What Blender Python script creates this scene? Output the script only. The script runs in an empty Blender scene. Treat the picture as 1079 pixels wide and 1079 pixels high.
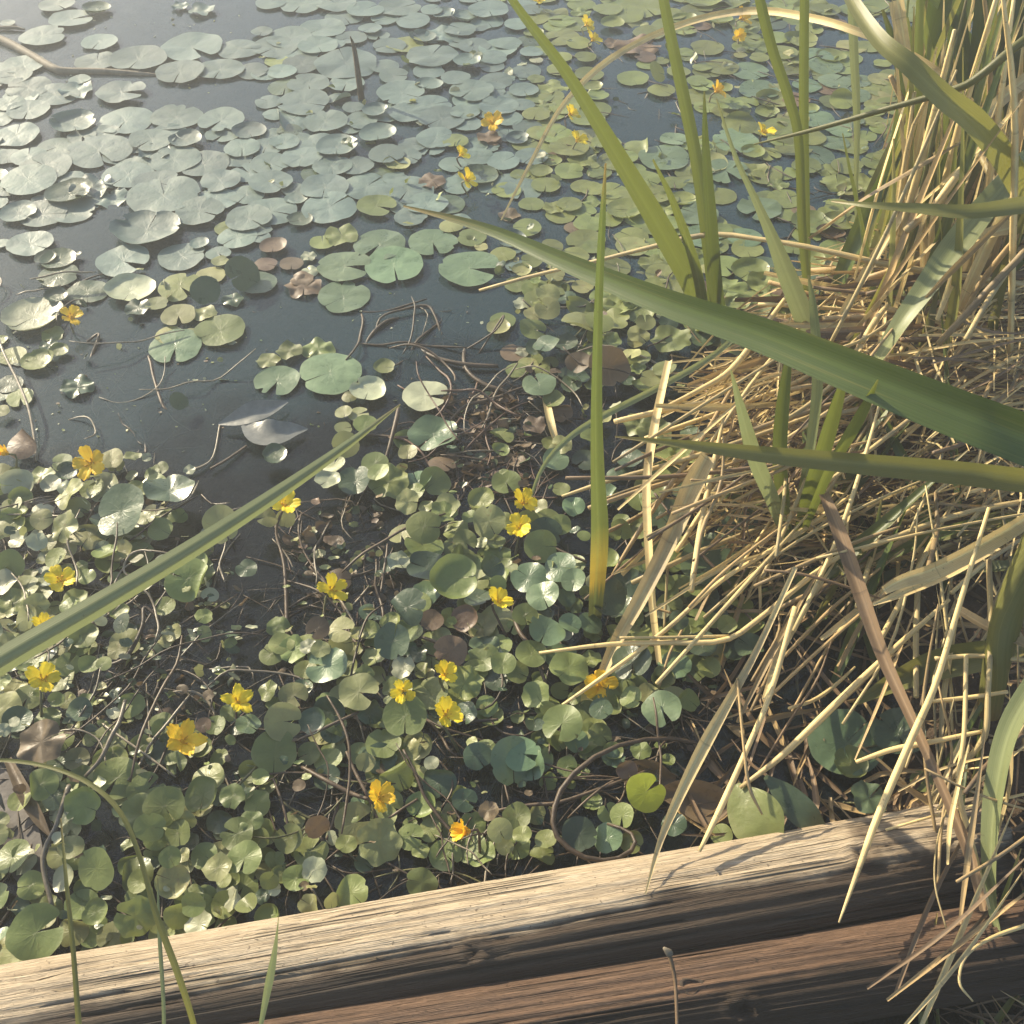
import bpy, math, random
from mathutils import Vector, Matrix, noise, Quaternion
R = math.radians
rnd = random.Random(7)
scene = bpy.context.scene
COL = scene.collection
# ------------------------------------------------------------------ camera
H, DEP, FOV, PX = 1.10, R(48), R(52), 1079.0
F = (PX / 2) / math.tan(FOV / 2)
CAM = Vector((0, 0, H))
FWD = Vector((0, math.cos(DEP), -math.sin(DEP)))
UPV = Vector((0, math.sin(DEP), math.cos(DEP)))
RGT = Vector((1, 0, 0))
cd = bpy.data.cameras.new('camera'); cam = bpy.data.objects.new('camera', cd); COL.objects.link(cam)
cam.location = CAM; cam.rotation_euler = (R(90) - DEP, 0, 0)
cd.angle = FOV; cd.clip_start = 0.02; cd.clip_end = 500; cd.sensor_fit = 'HORIZONTAL'
scene.camera = cam

def ray(px, py):
    return FWD + RGT * ((px - PX / 2) / F) + UPV * (-(py - PX / 2) / F)
def at(px, py, z=0.0):
    "point of the height z that the photograph shows at this pixel"
    d = ray(px, py)
    return CAM + d * ((z - H) / d.z)
def upright(px, py, base, lean):
    "point of a plane through base that leans by so many degrees towards the bank"
    n = Vector((0, math.cos(R(lean)), math.sin(R(lean))))
    d = ray(px, py)
    return CAM + d * ((base - CAM).dot(n) / d.dot(n))
def proj(p):
    v = p - CAM; k = v.dot(FWD)
    return (PX / 2 + F * v.dot(RGT) / k, PX / 2 - F * v.dot(UPV) / k)
def size_at(p, npx):
    return npx * (p - CAM).dot(FWD) / F

# ------------------------------------------------------------------ objects
def tag(o, label=None, cat=None, group=None, kind=None):
    if label: o['label'] = label
    if cat: o['category'] = cat
    if group: o['group'] = group
    if kind: o['kind'] = kind
    return o
def empty(name, loc=(0, 0, 0)):
    o = bpy.data.objects.new(name, None); COL.objects.link(o); o.location = loc
    o.empty_display_size = 0.02
    return o
class MB:
    def __init__(s): s.v = []; s.f = []; s.uv = []; s.t = []; s.mi = []
    def add(s, v, f, uv, tint, mi=0):
        k = len(s.v); s.v += v; s.uv += uv; s.t += [tint] * len(v)
        s.f += [tuple(i + k for i in q) for q in f]; s.mi += [mi] * len(f)
        return s
    def build(s, name, mats, parent=None, origin=None, smooth=True):
        me = bpy.data.meshes.new(name)
        o0 = Vector(origin) if origin is not None else Vector((0, 0, 0))
        me.from_pydata([Vector(p) - o0 for p in s.v], [], s.f)
        uvl = me.uv_layers.new(name='UVMap')
        li = [0] * len(me.loops); me.loops.foreach_get('vertex_index', li)
        flat = []
        for i in li: flat += s.uv[i]
        uvl.data.foreach_set('uv', flat)
        a = me.attributes.new('tint', 'FLOAT', 'POINT'); a.data.foreach_set('value', s.t)
        for m in (mats if isinstance(mats, (list, tuple)) else [mats]): me.materials.append(m)
        me.polygons.foreach_set('material_index', s.mi)
        me.polygons.foreach_set('use_smooth', [smooth] * len(me.polygons))
        me.update()
        o = bpy.data.objects.new(name, me); COL.objects.link(o)
        if parent is not None:
            o.parent = parent
            o.location = o0 - Vector(parent.location)
        else: o.location = o0
        return o

def spline(pts, n):
    "Catmull-Rom through tuples of any length"
    P = [tuple(p) for p in pts]; m = len(P); out = []
    for i in range(n + 1):
        t = i / n * (m - 1); k = min(int(t), m - 2); u = t - k
        p0 = P[k - 1] if k > 0 else tuple(2 * a - b for a, b in zip(P[0], P[1]))
        p1, p2 = P[k], P[k + 1]
        p3 = P[k + 2] if k + 2 < m else tuple(2 * a - b for a, b in zip(P[-1], P[-2]))
        out.append(tuple(0.5 * (2 * b + (c - a) * u + (2 * a - 5 * b + 4 * c - d) * u * u + (3 * b - a - 3 * c + d) * u ** 3)
                         for a, b, c, d in zip(p0, p1, p2, p3)))
    return out

def ribbon(mb, pts, n=20, roll=0.0, fold=0.16, tint=0.5, mi=0, twist=0.0, ruffle=0.0):
    "a leaf blade: pts are (x, y, z, width); a shallow V in section, its face first turned to the path's viewer then rolled"
    S = spline(pts, n); v = []; uv = []; f = []
    ph = rnd.uniform(0, 9)
    for i, p in enumerate(S):
        c = Vector(p[:3]); w = max(p[3], 0.0004)
        a = Vector(S[max(i - 1, 0)][:3]); b = Vector(S[min(i + 1, n)][:3])
        tan = (b - a)
        if tan.length < 1e-7: tan = Vector((0, 0, 1))
        tan.normalize()
        ref = (CAM - c).normalized()
        side = tan.cross(ref)
        if side.length < 1e-4: side = Vector((1, 0, 0))
        side.normalize(); nor = side.cross(tan).normalized()
        q = Quaternion(tan, R(roll + twist * i / n) + ruffle * math.sin(i * 0.9 + ph))
        side = q @ side; nor = q @ nor
        for k, s in enumerate((-1, -0.5, 0, 0.5, 1)):
            v.append(c + side * (s * w / 2) + nor * ((abs(s) - 0.5) * fold * w))
            uv.append((0.5 + s / 2, i / n))
    for i in range(n):
        for k in range(4):
            a = i * 5 + k; f.append((a, a + 1, a + 6, a + 5))
    return mb.add(v, f, uv, tint, mi)

def tube(mb, pts, n=10, sides=6, tint=0.5, mi=0, flat=1.0):
    "a stalk: pts are (x, y, z, radius)"
    S = spline(pts, n); v = []; uv = []; f = []
    for i, p in enumerate(S):
        c = Vector(p[:3]); r = max(p[3], 0.0002)
        tan = Vector(S[min(i + 1, n)][:3]) - Vector(S[max(i - 1, 0)][:3])
        if tan.length < 1e-7: tan = Vector((0, 0, 1))
        tan.normalize()
        e1 = tan.cross(Vector((0.31, 0.2, 0.93))); e1.normalize(); e2 = tan.cross(e1)
        for k in range(sides):
            a = 2 * math.pi * k / sides
            v.append(c + e1 * (r * math.cos(a)) + e2 * (r * flat * math.sin(a))); uv.append((k / sides, i / n))
    for i in range(n):
        for k in range(sides):
            a = i * sides + k; b = i * sides + (k + 1) % sides
            f.append((a, b, b + sides, a + sides))
    f.append(tuple(reversed(range(sides)))); f.append(tuple(n * sides + k for k in range(sides)))
    return mb.add(v, f, uv, tint, mi)

# ------------------------------------------------------------------ materials
class NT:
    def __init__(s, name):
        s.m = bpy.data.materials.new(name); s.m.use_nodes = True; s.t = s.m.node_tree; s.t.nodes.clear()
    def n(s, typ, **kw):
        nd = s.t.nodes.new(typ)
        for k, val in kw.items():
            if k.startswith('in_'): nd.inputs[k[3:].replace('_', ' ')].default_value = val
            else: setattr(nd, k, val)
        return nd
    def l(s, a, b): s.t.links.new(a, b)
    def math(s, op, a, b=None, c=None, clamp=False):
        nd = s.n('ShaderNodeMath', operation=op, use_clamp=clamp)
        for i, x in enumerate((a, b, c)):
            if x is None: continue
            if isinstance(x, (int, float)): nd.inputs[i].default_value = x
            else: s.l(x, nd.inputs[i])
        return nd.outputs[0]
    def mix(s, fac, a, b, blend='MIX'):
        nd = s.n('ShaderNodeMix', data_type='RGBA', blend_type=blend)
        for x, sock in ((fac, nd.inputs[0]), (a, nd.inputs[6]), (b, nd.inputs[7])):
            if isinstance(x, (int, float)): sock.default_value = x
            elif isinstance(x, tuple): sock.default_value = (*x, 1)
            else: s.l(x, sock)
        return nd.outputs[2]
    def ramp(s, fac, *stops):
        nd = s.n('ShaderNodeValToRGB'); e = nd.color_ramp.elements
        while len(e) < len(stops): e.new(0.5)
        for el, (p, c) in zip(e, stops): el.position = p; el.color = (*c, 1) if isinstance(c, tuple) else (c, c, c, 1)
        s.l(fac, nd.inputs[0]); return nd.outputs[0]
    def noise(s, vec, scale, detail=3, rough=0.55, dist=0.0):
        nd = s.n('ShaderNodeTexNoise'); nd.inputs['Scale'].default_value = scale; nd.inputs['Detail'].default_value = detail
        nd.inputs['Roughness'].default_value = rough; nd.inputs['Distortion'].default_value = dist
        if vec is not None: s.l(vec, nd.inputs['Vector'])
        return nd.outputs[0]
    def scaled(s, vec, sc):
        nd = s.n('ShaderNodeMapping'); nd.inputs['Scale'].default_value = sc; s.l(vec, nd.inputs['Vector']); return nd.outputs[0]
    def out(s, sh, disp=None):
        o = s.n('ShaderNodeOutputMaterial'); s.l(sh, o.inputs['Surface']); return s.m
    def bump(s, h, dist=0.001, strength=0.5):
        b = s.n('ShaderNodeBump'); b.inputs['Distance'].default_value = dist; b.inputs['Strength'].default_value = strength
        s.l(h, b.inputs['Height']); return b.outputs[0]
    def principled(s, col, rough=0.5, spec=0.5, normal=None, coat=0.0, coat_rough=0.2):
        p = s.n('ShaderNodeBsdfPrincipled')
        if isinstance(col, tuple): p.inputs['Base Color'].default_value = (*col, 1)
        else: s.l(col, p.inputs['Base Color'])
        if isinstance(rough, (int, float)): p.inputs['Roughness'].default_value = rough
        else: s.l(rough, p.inputs['Roughness'])
        p.inputs['Specular IOR Level'].default_value = spec
        p.inputs['Coat Weight'].default_value = coat; p.inputs['Coat Roughness'].default_value = coat_rough
        if normal is not None: s.l(normal, p.inputs['Normal'])
        return p.outputs[0]
    def translucent(s, sh, col, fac, normal=None):
        t = s.n('ShaderNodeBsdfTranslucent')
        if isinstance(col, tuple): t.inputs[0].default_value = (*col, 1)
        else: s.l(col, t.inputs[0])
        m = s.n('ShaderNodeMixShader'); m.inputs[0].default_value = fac
        s.l(sh, m.inputs[1]); s.l(t.outputs[0], m.inputs[2]); return m.outputs[0]

def pad_material(name, base, vein, spot, spots=0.3, rough=0.36, trans=0.18, spec=0.5, tcol=None):
    k = NT(name)
    uv = k.n('ShaderNodeUVMap').outputs[0]; at_ = k.n('ShaderNodeAttribute', attribute_name='tint').outputs['Fac']
    xyz = k.n('ShaderNodeSeparateXYZ'); k.l(uv, xyz.inputs[0])
    ang = k.math('ARCTAN2', xyz.outputs[1], xyz.outputs[0])
    rad = k.math('SQRT', k.math('ADD', k.math('MULTIPLY', xyz.outputs[0], xyz.outputs[0]), k.math('MULTIPLY', xyz.outputs[1], xyz.outputs[1])))
    geo = k.n('ShaderNodeNewGeometry').outputs['Position']
    n1 = k.noise(geo, 55, 4); n2 = k.noise(geo, 150, 3, 0.6); n3 = k.noise(geo, 18, 2)
    wob = k.math('ADD', k.math('MULTIPLY', ang, 7.0), k.math('MULTIPLY', n1, 5.0))
    v = k.math('POWER', k.math('ABSOLUTE', k.math('COSINE', wob)), 14.0)
    v = k.math('MULTIPLY', v, k.math('SUBTRACT', 1.0, rad, clamp=True))
    c = k.mix(k.ramp(n1, (0.3, 0.0), (0.7, 1.0)), base, tuple(x * 1.35 for x in base))
    c = k.mix(k.math('MULTIPLY', v, 0.32), c, vein)
    sp = k.ramp(n2, (0.66 - spots * 0.12, 0.0), (0.74 - spots * 0.1, 1.0))
    sp = k.math('MULTIPLY', sp, k.ramp(n3, (0.45, 0.0), (0.6, spots)))
    c = k.mix(sp, c, spot)
    rimf = k.ramp(rad, (0.9, 0.0), (1.0, 0.35))
    c = k.mix(rimf, c, vein)
    hs = k.n('ShaderNodeHueSaturation'); k.l(c, hs.inputs['Color'])
    k.l(k.math('ADD', 0.60, k.math('MULTIPLY', at_, 0.8)), hs.inputs['Value'])
    k.l(k.math('ADD', 0.485, k.math('MULTIPLY', k.math('FRACT', k.math('MULTIPLY', at_, 7.3)), 0.03)), hs.inputs['Hue'])
    c = hs.outputs[0]
    hgt = k.math('ADD', k.math('MULTIPLY', v, 0.3), k.math('ADD', k.math('MULTIPLY', n2, 0.6), k.math('MULTIPLY', n1, 1.6)))
    nor = k.bump(hgt, 0.0013, 0.5)
    rg = k.ramp(n1, (0.3, max(rough - 0.1, 0.05)), (0.75, rough + 0.14))
    sh = k.principled(c, rg, spec, nor, 0.0)
    sh = k.translucent(sh, tcol or tuple(min(1, x * 1.6) for x in base), trans)
    return k.out(sh)

def leaf_material(name, base, alt, trans=0.35, rough=0.4, tcol=None, stops=None, nodes=False):
    k = NT(name)
    uv = k.n('ShaderNodeUVMap').outputs[0]; tn = k.n('ShaderNodeAttribute', attribute_name='tint').outputs['Fac']
    geo = k.n('ShaderNodeNewGeometry').outputs['Position']
    st = k.noise(k.scaled(uv, (26, 1.6, 1)), 1.0, 3, 0.6); bl = k.noise(geo, 22, 3)
    c = k.mix(k.ramp(st, (0.3, 0.0), (0.72, 1.0)), base, alt)
    if stops:
        xyz = k.n('ShaderNodeSeparateXYZ'); k.l(uv, xyz.inputs[0])
        c2 = k.ramp(k.math('ADD', xyz.outputs[1], k.math('MULTIPLY', k.math('SUBTRACT', st, 0.5), 0.12)), *stops)
        c = k.mix(0.85, c, c2)
    xs = k.n('ShaderNodeSeparateXYZ'); k.l(uv, xs.inputs[0])
    mid = k.math('SUBTRACT', 1.0, k.math('MULTIPLY', k.math('ABSOLUTE', k.math('SUBTRACT', xs.outputs[0], 0.5)), 9.0), clamp=True)
    c = k.mix(k.math('MULTIPLY', mid, 0.3), c, tuple(min(1, x * 1.9) for x in alt))
    ln = k.ramp(k.math('SINE', k.math('MULTIPLY', xs.outputs[0], 95.0)), (0.35, 0.0), (1.0, 0.30)); c = k.mix(ln, c, tuple(x * 0.62 for x in base))
    c = k.mix(k.ramp(bl, (0.55, 0.0), (0.8, 0.35)), c, tuple(x * 0.6 for x in base))
    spk = k.ramp(k.noise(geo, 260, 2), (0.68, 0.0), (0.74, 0.5)); c = k.mix(spk, c, (0.10, 0.065, 0.03))
    if nodes:      # the joints of a dry stem, and grey rot
        jn = k.math('FRACT', k.math('ADD', k.math('MULTIPLY', xs.outputs[1], 2.6), k.math('MULTIPLY', tn, 5.0)))
        c = k.mix(k.ramp(jn, (0.0, 0.5), (0.022, 0.0)), c, tuple(x * 0.3 for x in base))
        c = k.mix(k.ramp(k.noise(geo, 9, 4, 0.65), (0.5, 0.0), (0.72, 0.7)), c, (0.16, 0.125, 0.085))
    else:          # a withered tip and yellowed streaks
        tip = k.ramp(k.math('ADD', xs.outputs[1], k.math('MULTIPLY', k.math('SUBTRACT', st, 0.5), 0.25)), (0.90, 0.0), (1.0, 0.9))
        c = k.mix(tip, c, (0.30, 0.20, 0.07))
        c = k.mix(k.ramp(k.noise(k.scaled(uv, (9, 3.2, 1)), 1.0, 4, 0.6), (0.56, 0.0), (0.74, 0.55)), c, (0.22, 0.19, 0.05))
    hs = k.n('ShaderNodeHueSaturation'); k.l(c, hs.inputs['Color'])
    k.l(k.math('ADD', 0.62, k.math('MULTIPLY', tn, 0.76)), hs.inputs['Value']); c = hs.outputs[0]
    nor = k.bump(k.math('ADD', st, k.math('MULTIPLY', k.math('SINE', k.math('MULTIPLY', xs.outputs[0], 75.0)), 0.06)), 0.0007, 0.4)
    sh = k.principled(c, rough, 0.45, nor)
    tc = c if tcol is None else tcol
    return k.out(k.translucent(sh, tc, trans))

def plain_material(name, base, alt, scale=60, rough=0.6, trans=0.0, spec=0.4, bump=0.5):
    k = NT(name)
    geo = k.n('ShaderNodeNewGeometry').outputs['Position']; tn = k.n('ShaderNodeAttribute', attribute_name='tint').outputs['Fac']
    n1 = k.noise(geo, scale, 4, 0.6)
    c = k.mix(k.ramp(n1, (0.32, 0.0), (0.68, 1.0)), base, alt)
    hs = k.n('ShaderNodeHueSaturation'); k.l(c, hs.inputs['Color'])
    k.l(k.math('ADD', 0.6, k.math('MULTIPLY', tn, 0.8)), hs.inputs['Value']); c = hs.outputs[0]
    sh = k.principled(c, rough, spec, k.bump(n1, 0.002, bump))
    if trans: sh = k.translucent(sh, c, trans)
    return k.out(sh)

M = {}
M['g'] = pad_material('pad_grey_green', (0.088, 0.128, 0.104), (0.135, 0.18, 0.145), (0.13, 0.10, 0.05), 0.35, 0.48, 0.12, 0.6)
M['n'] = pad_material('pad_green', (0.145, 0.172, 0.050), (0.24, 0.25, 0.10), (0.15, 0.12, 0.05), 0.5, 0.44, 0.25, 0.5)
M['y'] = pad_material('pad_yellow_green', (0.215, 0.220, 0.085), (0.32, 0.31, 0.15), (0.20, 0.13, 0.06), 0.6, 0.44, 0.28)
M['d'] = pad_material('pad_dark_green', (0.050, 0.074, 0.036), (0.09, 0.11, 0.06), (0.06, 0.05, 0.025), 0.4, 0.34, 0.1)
M['t'] = pad_material('pad_blue_green', (0.100, 0.145, 0.072), (0.15, 0.19, 0.10), (0.08, 0.09, 0.04), 0.3, 0.34, 0.14)
M['b'] = pad_material('pad_withered_brown', (0.115, 0.078, 0.042), (0.20, 0.14, 0.08), (0.07, 0.045, 0.03), 0.8, 0.5, 0.2)
M['l'] = pad_material('pad_lime', (0.30, 0.33, 0.030), (0.42, 0.42, 0.08), (0.16, 0.12, 0.03), 0.35, 0.38, 0.35)
M['w'] = pad_material('pad_pale_underside', (0.27, 0.28, 0.17), (0.36, 0.35, 0.23), (0.25, 0.2, 0.11), 0.5, 0.42, 0.2, 0.6)
M['stem'] = plain_material('stem_brown', (0.042, 0.029, 0.017), (0.10, 0.068, 0.040), 90, 0.5, 0, 0.4)
M['stemp'] = plain_material('stem_pale', (0.14, 0.11, 0.07), (0.24, 0.20, 0.135), 90, 0.42, 0, 0.5)
M['root'] = plain_material('root_red_brown', (0.095, 0.052, 0.032), (0.19, 0.115, 0.075), 90, 0.5, 0, 0.4)
M['sunk'] = plain_material('sunken_leaf', (0.045, 0.036, 0.030), (0.085, 0.068, 0.055), 40, 0.5, 0, 0.4)
M['stalk'] = plain_material('stalk_green', (0.10, 0.11, 0.04), (0.17, 0.15, 0.07), 90, 0.4, 0.1)
M['petal'] = plain_material('petal_yellow', (0.90, 0.64, 0.015), (0.94, 0.74, 0.05), 140, 0.45, 0.3, 0.3, 0.6)
M['petalo'] = plain_material('petal_orange', (0.86, 0.50, 0.02), (0.90, 0.60, 0.04), 140, 0.45, 0.3, 0.3, 0.6)
M['fcen'] = plain_material('flower_center_orange', (0.62, 0.30, 0.01), (0.78, 0.46, 0.02), 300, 0.6)
M['straw'] = leaf_material('straw_bleached', (0.56, 0.41, 0.165), (0.68, 0.54, 0.27), 0.2, 0.5, nodes=True)
M['tan'] = leaf_material('straw_tan', (0.36, 0.245, 0.10), (0.48, 0.34, 0.16), 0.18, 0.55, nodes=True)
M['brown'] = leaf_material('straw_brown', (0.135, 0.082, 0.040), (0.22, 0.145, 0.075), 0.12, 0.6, nodes=True)
M['leaf'] = leaf_material('reed_green', (0.080, 0.112, 0.022), (0.120, 0.150, 0.036), 0.32, 0.38, (0.17, 0.20, 0.03))
M['leafd'] = leaf_material('reed_deep_green', (0.055, 0.085, 0.016), (0.080, 0.112, 0.025), 0.22, 0.36, (0.12, 0.16, 0.02))
M['olive'] = leaf_material('reed_olive', (0.135, 0.140, 0.036), (0.20, 0.195, 0.060), 0.34, 0.4, (0.26, 0.25, 0.05))
M['pale'] = leaf_material('reed_pale_green', (0.20, 0.235, 0.095), (0.28, 0.30, 0.14), 0.34, 0.42, (0.22, 0.25, 0.10))
M['yellowing'] = leaf_material('reed_yellowing', (0.1, 0.14, 0.03), (0.15, 0.18, 0.05), 0.3, 0.4, None,
    [(0.0, (0.05, 0.05, 0.02)), (0.10, (0.07, 0.075, 0.022)), (0.135, (0.42, 0.27, 0.03)), (0.20, (0.42, 0.31, 0.04)), (0.30, (0.16, 0.19, 0.04)), (1.0, (0.15, 0.20, 0.05))])
M['pgrey'] = plain_material('leaf_dull_grey', (0.15, 0.15, 0.125), (0.23, 0.225, 0.185), 60, 0.3, 0.05, 0.6)
# ------------------------------------------------------------------ light
SUN_EL, SUN_AZ = 26, -47           # azimuth from the view direction, negative = towards the open water side
w = bpy.data.worlds.new('World'); scene.world = w; w.use_nodes = True
nt = w.node_tree; nt.nodes.clear()
sky = nt.nodes.new('ShaderNodeTexSky'); sky.sky_type = 'NISHITA'; sky.sun_disc = False
sky.sun_elevation = R(SUN_EL); sky.sun_rotation = R(SUN_AZ); sky.dust_density = 1.3; sky.air_density = 1.0
bg = nt.nodes.new('ShaderNodeBackground'); bg.inputs[1].default_value = 0.125
wo = nt.nodes.new('ShaderNodeOutputWorld'); nt.links.new(sky.outputs[0], bg.inputs[0]); nt.links.new(bg.outputs[0], wo.inputs[0])
SUN = Vector((math.sin(R(SUN_AZ)) * math.cos(R(SUN_EL)), math.cos(R(SUN_AZ)) * math.cos(R(SUN_EL)), math.sin(R(SUN_EL))))
ld = bpy.data.lights.new('sun', 'SUN'); ld.energy = 5.0; ld.angle = R(0.5); ld.color = (1.0, 0.87, 0.64)
lo = bpy.data.objects.new('sun', ld); COL.objects.link(lo)
lo.rotation_euler = (-SUN).to_track_quat('-Z', 'Y').to_euler(); lo.location = SUN * 20
vs = scene.view_settings; vs.view_transform = 'Standard'; vs.look = 'None'; vs.gamma = 1; vs.exposure = 1.08; vs.use_curve_mapping = False
scene.cycles.max_bounces = 8; scene.cycles.transparent_max_bounces = 12
scene.cycles.caustics_reflective = False; scene.cycles.caustics_refractive = False

# ------------------------------------------------------------------ ground (pond bed and bank, one sheet)
EDGE = [at(x, y) for x, y in ((560, 1090), (640, 930), (735, 880), (770, 800), (800, 700), (770, 600), (760, 500), (790, 430), (840, 350), (905, 280), (930, 200), (985, 100), (1020, 0), (1040, -100))]
def bank_x(y):
    E = [(p.y, p.x) for p in EDGE]
    if y <= E[0][0]: return E[0][1]
    for (a, xa), (b, xb) in zip(E, E[1:]):
        if y <= b: return xa + (xb - xa) * (y - a) / (b - a)
    return E[-1][1] + (y - E[-1][0]) * 0.1
LOGY = at(540, 960).y; HUMP = at(915, 470)
def smooth(t): t = min(1, max(0, t)); return t * t * (3 - 2 * t)
def ground_z(x, y):
    n = noise.noise(Vector((x * 6, y * 6, 1.3))) * 0.02 + noise.noise(Vector((x * 23, y * 23, 4.1))) * 0.008
    b = smooth((x - bank_x(y) + 0.03) / 0.35)
    f = smooth((LOGY + 0.02 - y) / 0.10)
    deep = -0.34 + 0.27 * smooth((at(300, 480).y + 0.15 - y) / 0.4)
    z = deep + (0.035 - deep) * b
    z = z + (-0.055 - z) * f if f > 0 else z
    z += 0.11 * math.exp(-((x - HUMP.x) / 0.24) ** 2 - ((y - HUMP.y) / 0.17) ** 2)
    return z + n + 0.25 * smooth((x - 2.5) / 6) + 0.4 * smooth((-0.5 - y) / 5)
def axis(near, far, step, outer):
    a = []; x = near
    while x <= far: a.append(x); x += step
    lo_, hi = [], []
    s = step; x = near
    while x > outer[0]: s *= 1.25; x -= s; lo_.append(x)
    s = step; x = a[-1]
    while x < outer[1]: s *= 1.25; x += s; hi.append(x)
    return lo_[::-1] + a + hi
xs = axis(-2.2, 2.2, 0.03, (-80, 80)); ys = axis(-0.2, 3.6, 0.03, (-40, 120))
mb = MB(); nx = len(xs)
V = [Vector((x, y, ground_z(x, y))) for y in ys for x in xs]
mb.add(V, [(j * nx + i, j * nx + i + 1, (j + 1) * nx + i + 1, (j + 1) * nx + i) for j in range(len(ys) - 1) for i in range(nx - 1)], [(p.x, p.y) for p in V], 0.5)
k = NT('pond_mud')
geo = k.n('ShaderNodeNewGeometry').outputs['Position']
n1 = k.noise(geo, 14, 5, 0.6); n2 = k.noise(geo, 70, 4, 0.65)
c = k.mix(k.ramp(n1, (0.3, 0.0), (0.7, 1.0)), (0.040, 0.025, 0.014), (0.085, 0.055, 0.032))
c = k.mix(k.ramp(n2, (0.5, 0.0), (0.75, 0.6)), c, (0.11, 0.08, 0.05))
M['mud'] = k.out(k.principled(c, 0.75, 0.3, k.bump(n2, 0.012, 0.8)))
ground = mb.build('ground', M['mud']); tag(ground, kind='structure')

# ------------------------------------------------------------------ water: a turbid sheet
k = NT('pond_water')
geo = k.n('ShaderNodeNewGeometry').outputs['Position']
rip = k.noise(k.scaled(geo, (1, 1, 1)), 9, 2, 0.4); rip2 = k.noise(geo, 45, 2, 0.5)
nor = k.bump(k.math('ADD', rip, k.math('MULTIPLY', rip2, 0.10)), 0.006, 0.22)
gl = k.n('ShaderNodeBsdfGlossy'); gl.inputs['Roughness'].default_value = 0.03; gl.inputs['Color'].default_value = (1, 1, 1, 1); k.l(nor, gl.inputs['Normal'])
tr = k.n('ShaderNodeBsdfTransparent'); tr.inputs[0].default_value = (0.66, 0.70, 0.66, 1)
df = k.n('ShaderNodeBsdfDiffuse'); df.inputs[0].default_value = (0.036, 0.074, 0.086, 1)
# silt hangs in the open pool; over the root mat near the bank the water is a clear brown film
E1, E2 = at(150, 470), at(540, 385); nrm = Vector((E2.y - E1.y, -(E2.x - E1.x), 0)).normalized()
vm = k.n('ShaderNodeVectorMath', operation='DOT_PRODUCT'); k.l(geo, vm.inputs[0]); vm.inputs[1].default_value = nrm
dist = k.math('ADD', k.math('SUBTRACT', vm.outputs['Value'], E1.dot(nrm)), k.math('MULTIPLY', k.math('SUBTRACT', k.noise(geo, 5, 3), 0.5), 0.45))
silt = k.ramp(k.math('ADD', k.math('MULTIPLY', dist, 3.0), 0.5), (0.25, 0.44), (0.75, 0.06))
m1 = k.n('ShaderNodeMixShader'); k.l(silt, m1.inputs[0]); k.l(tr.outputs[0], m1.inputs[1]); k.l(df.outputs[0], m1.inputs[2])
fr = k.n('ShaderNodeFresnel'); fr.inputs['IOR'].default_value = 1.333; k.l(nor, fr.inputs['Normal'])
gw = k.n('ShaderNodeBsdfGlossy'); gw.inputs['Roughness'].default_value = 0.28; k.l(nor, gw.inputs['Normal'])
mg = k.n('ShaderNodeMixShader'); mg.inputs[0].default_value = 0.5; k.l(gl.outputs[0], mg.inputs[1]); k.l(gw.outputs[0], mg.inputs[2])
m2 = k.n('ShaderNodeMixShader'); k.l(fr.outputs[0], m2.inputs[0]); k.l(m1.outputs[0], m2.inputs[1]); k.l(mg.outputs[0], m2.inputs[2])
M['water'] = k.out(m2.outputs[0])
mb = MB(); mb.add([Vector((-80, 0.2, 0)), Vector((80, 0.2, 0)), Vector((80, 120, 0)), Vector((-80, 120, 0))], [(0, 1, 2, 3)], [(0, 0), (1, 0), (1, 1), (0, 1)], 0.5)
water = mb.build('water', M['water']); tag(water, kind='structure')

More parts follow.
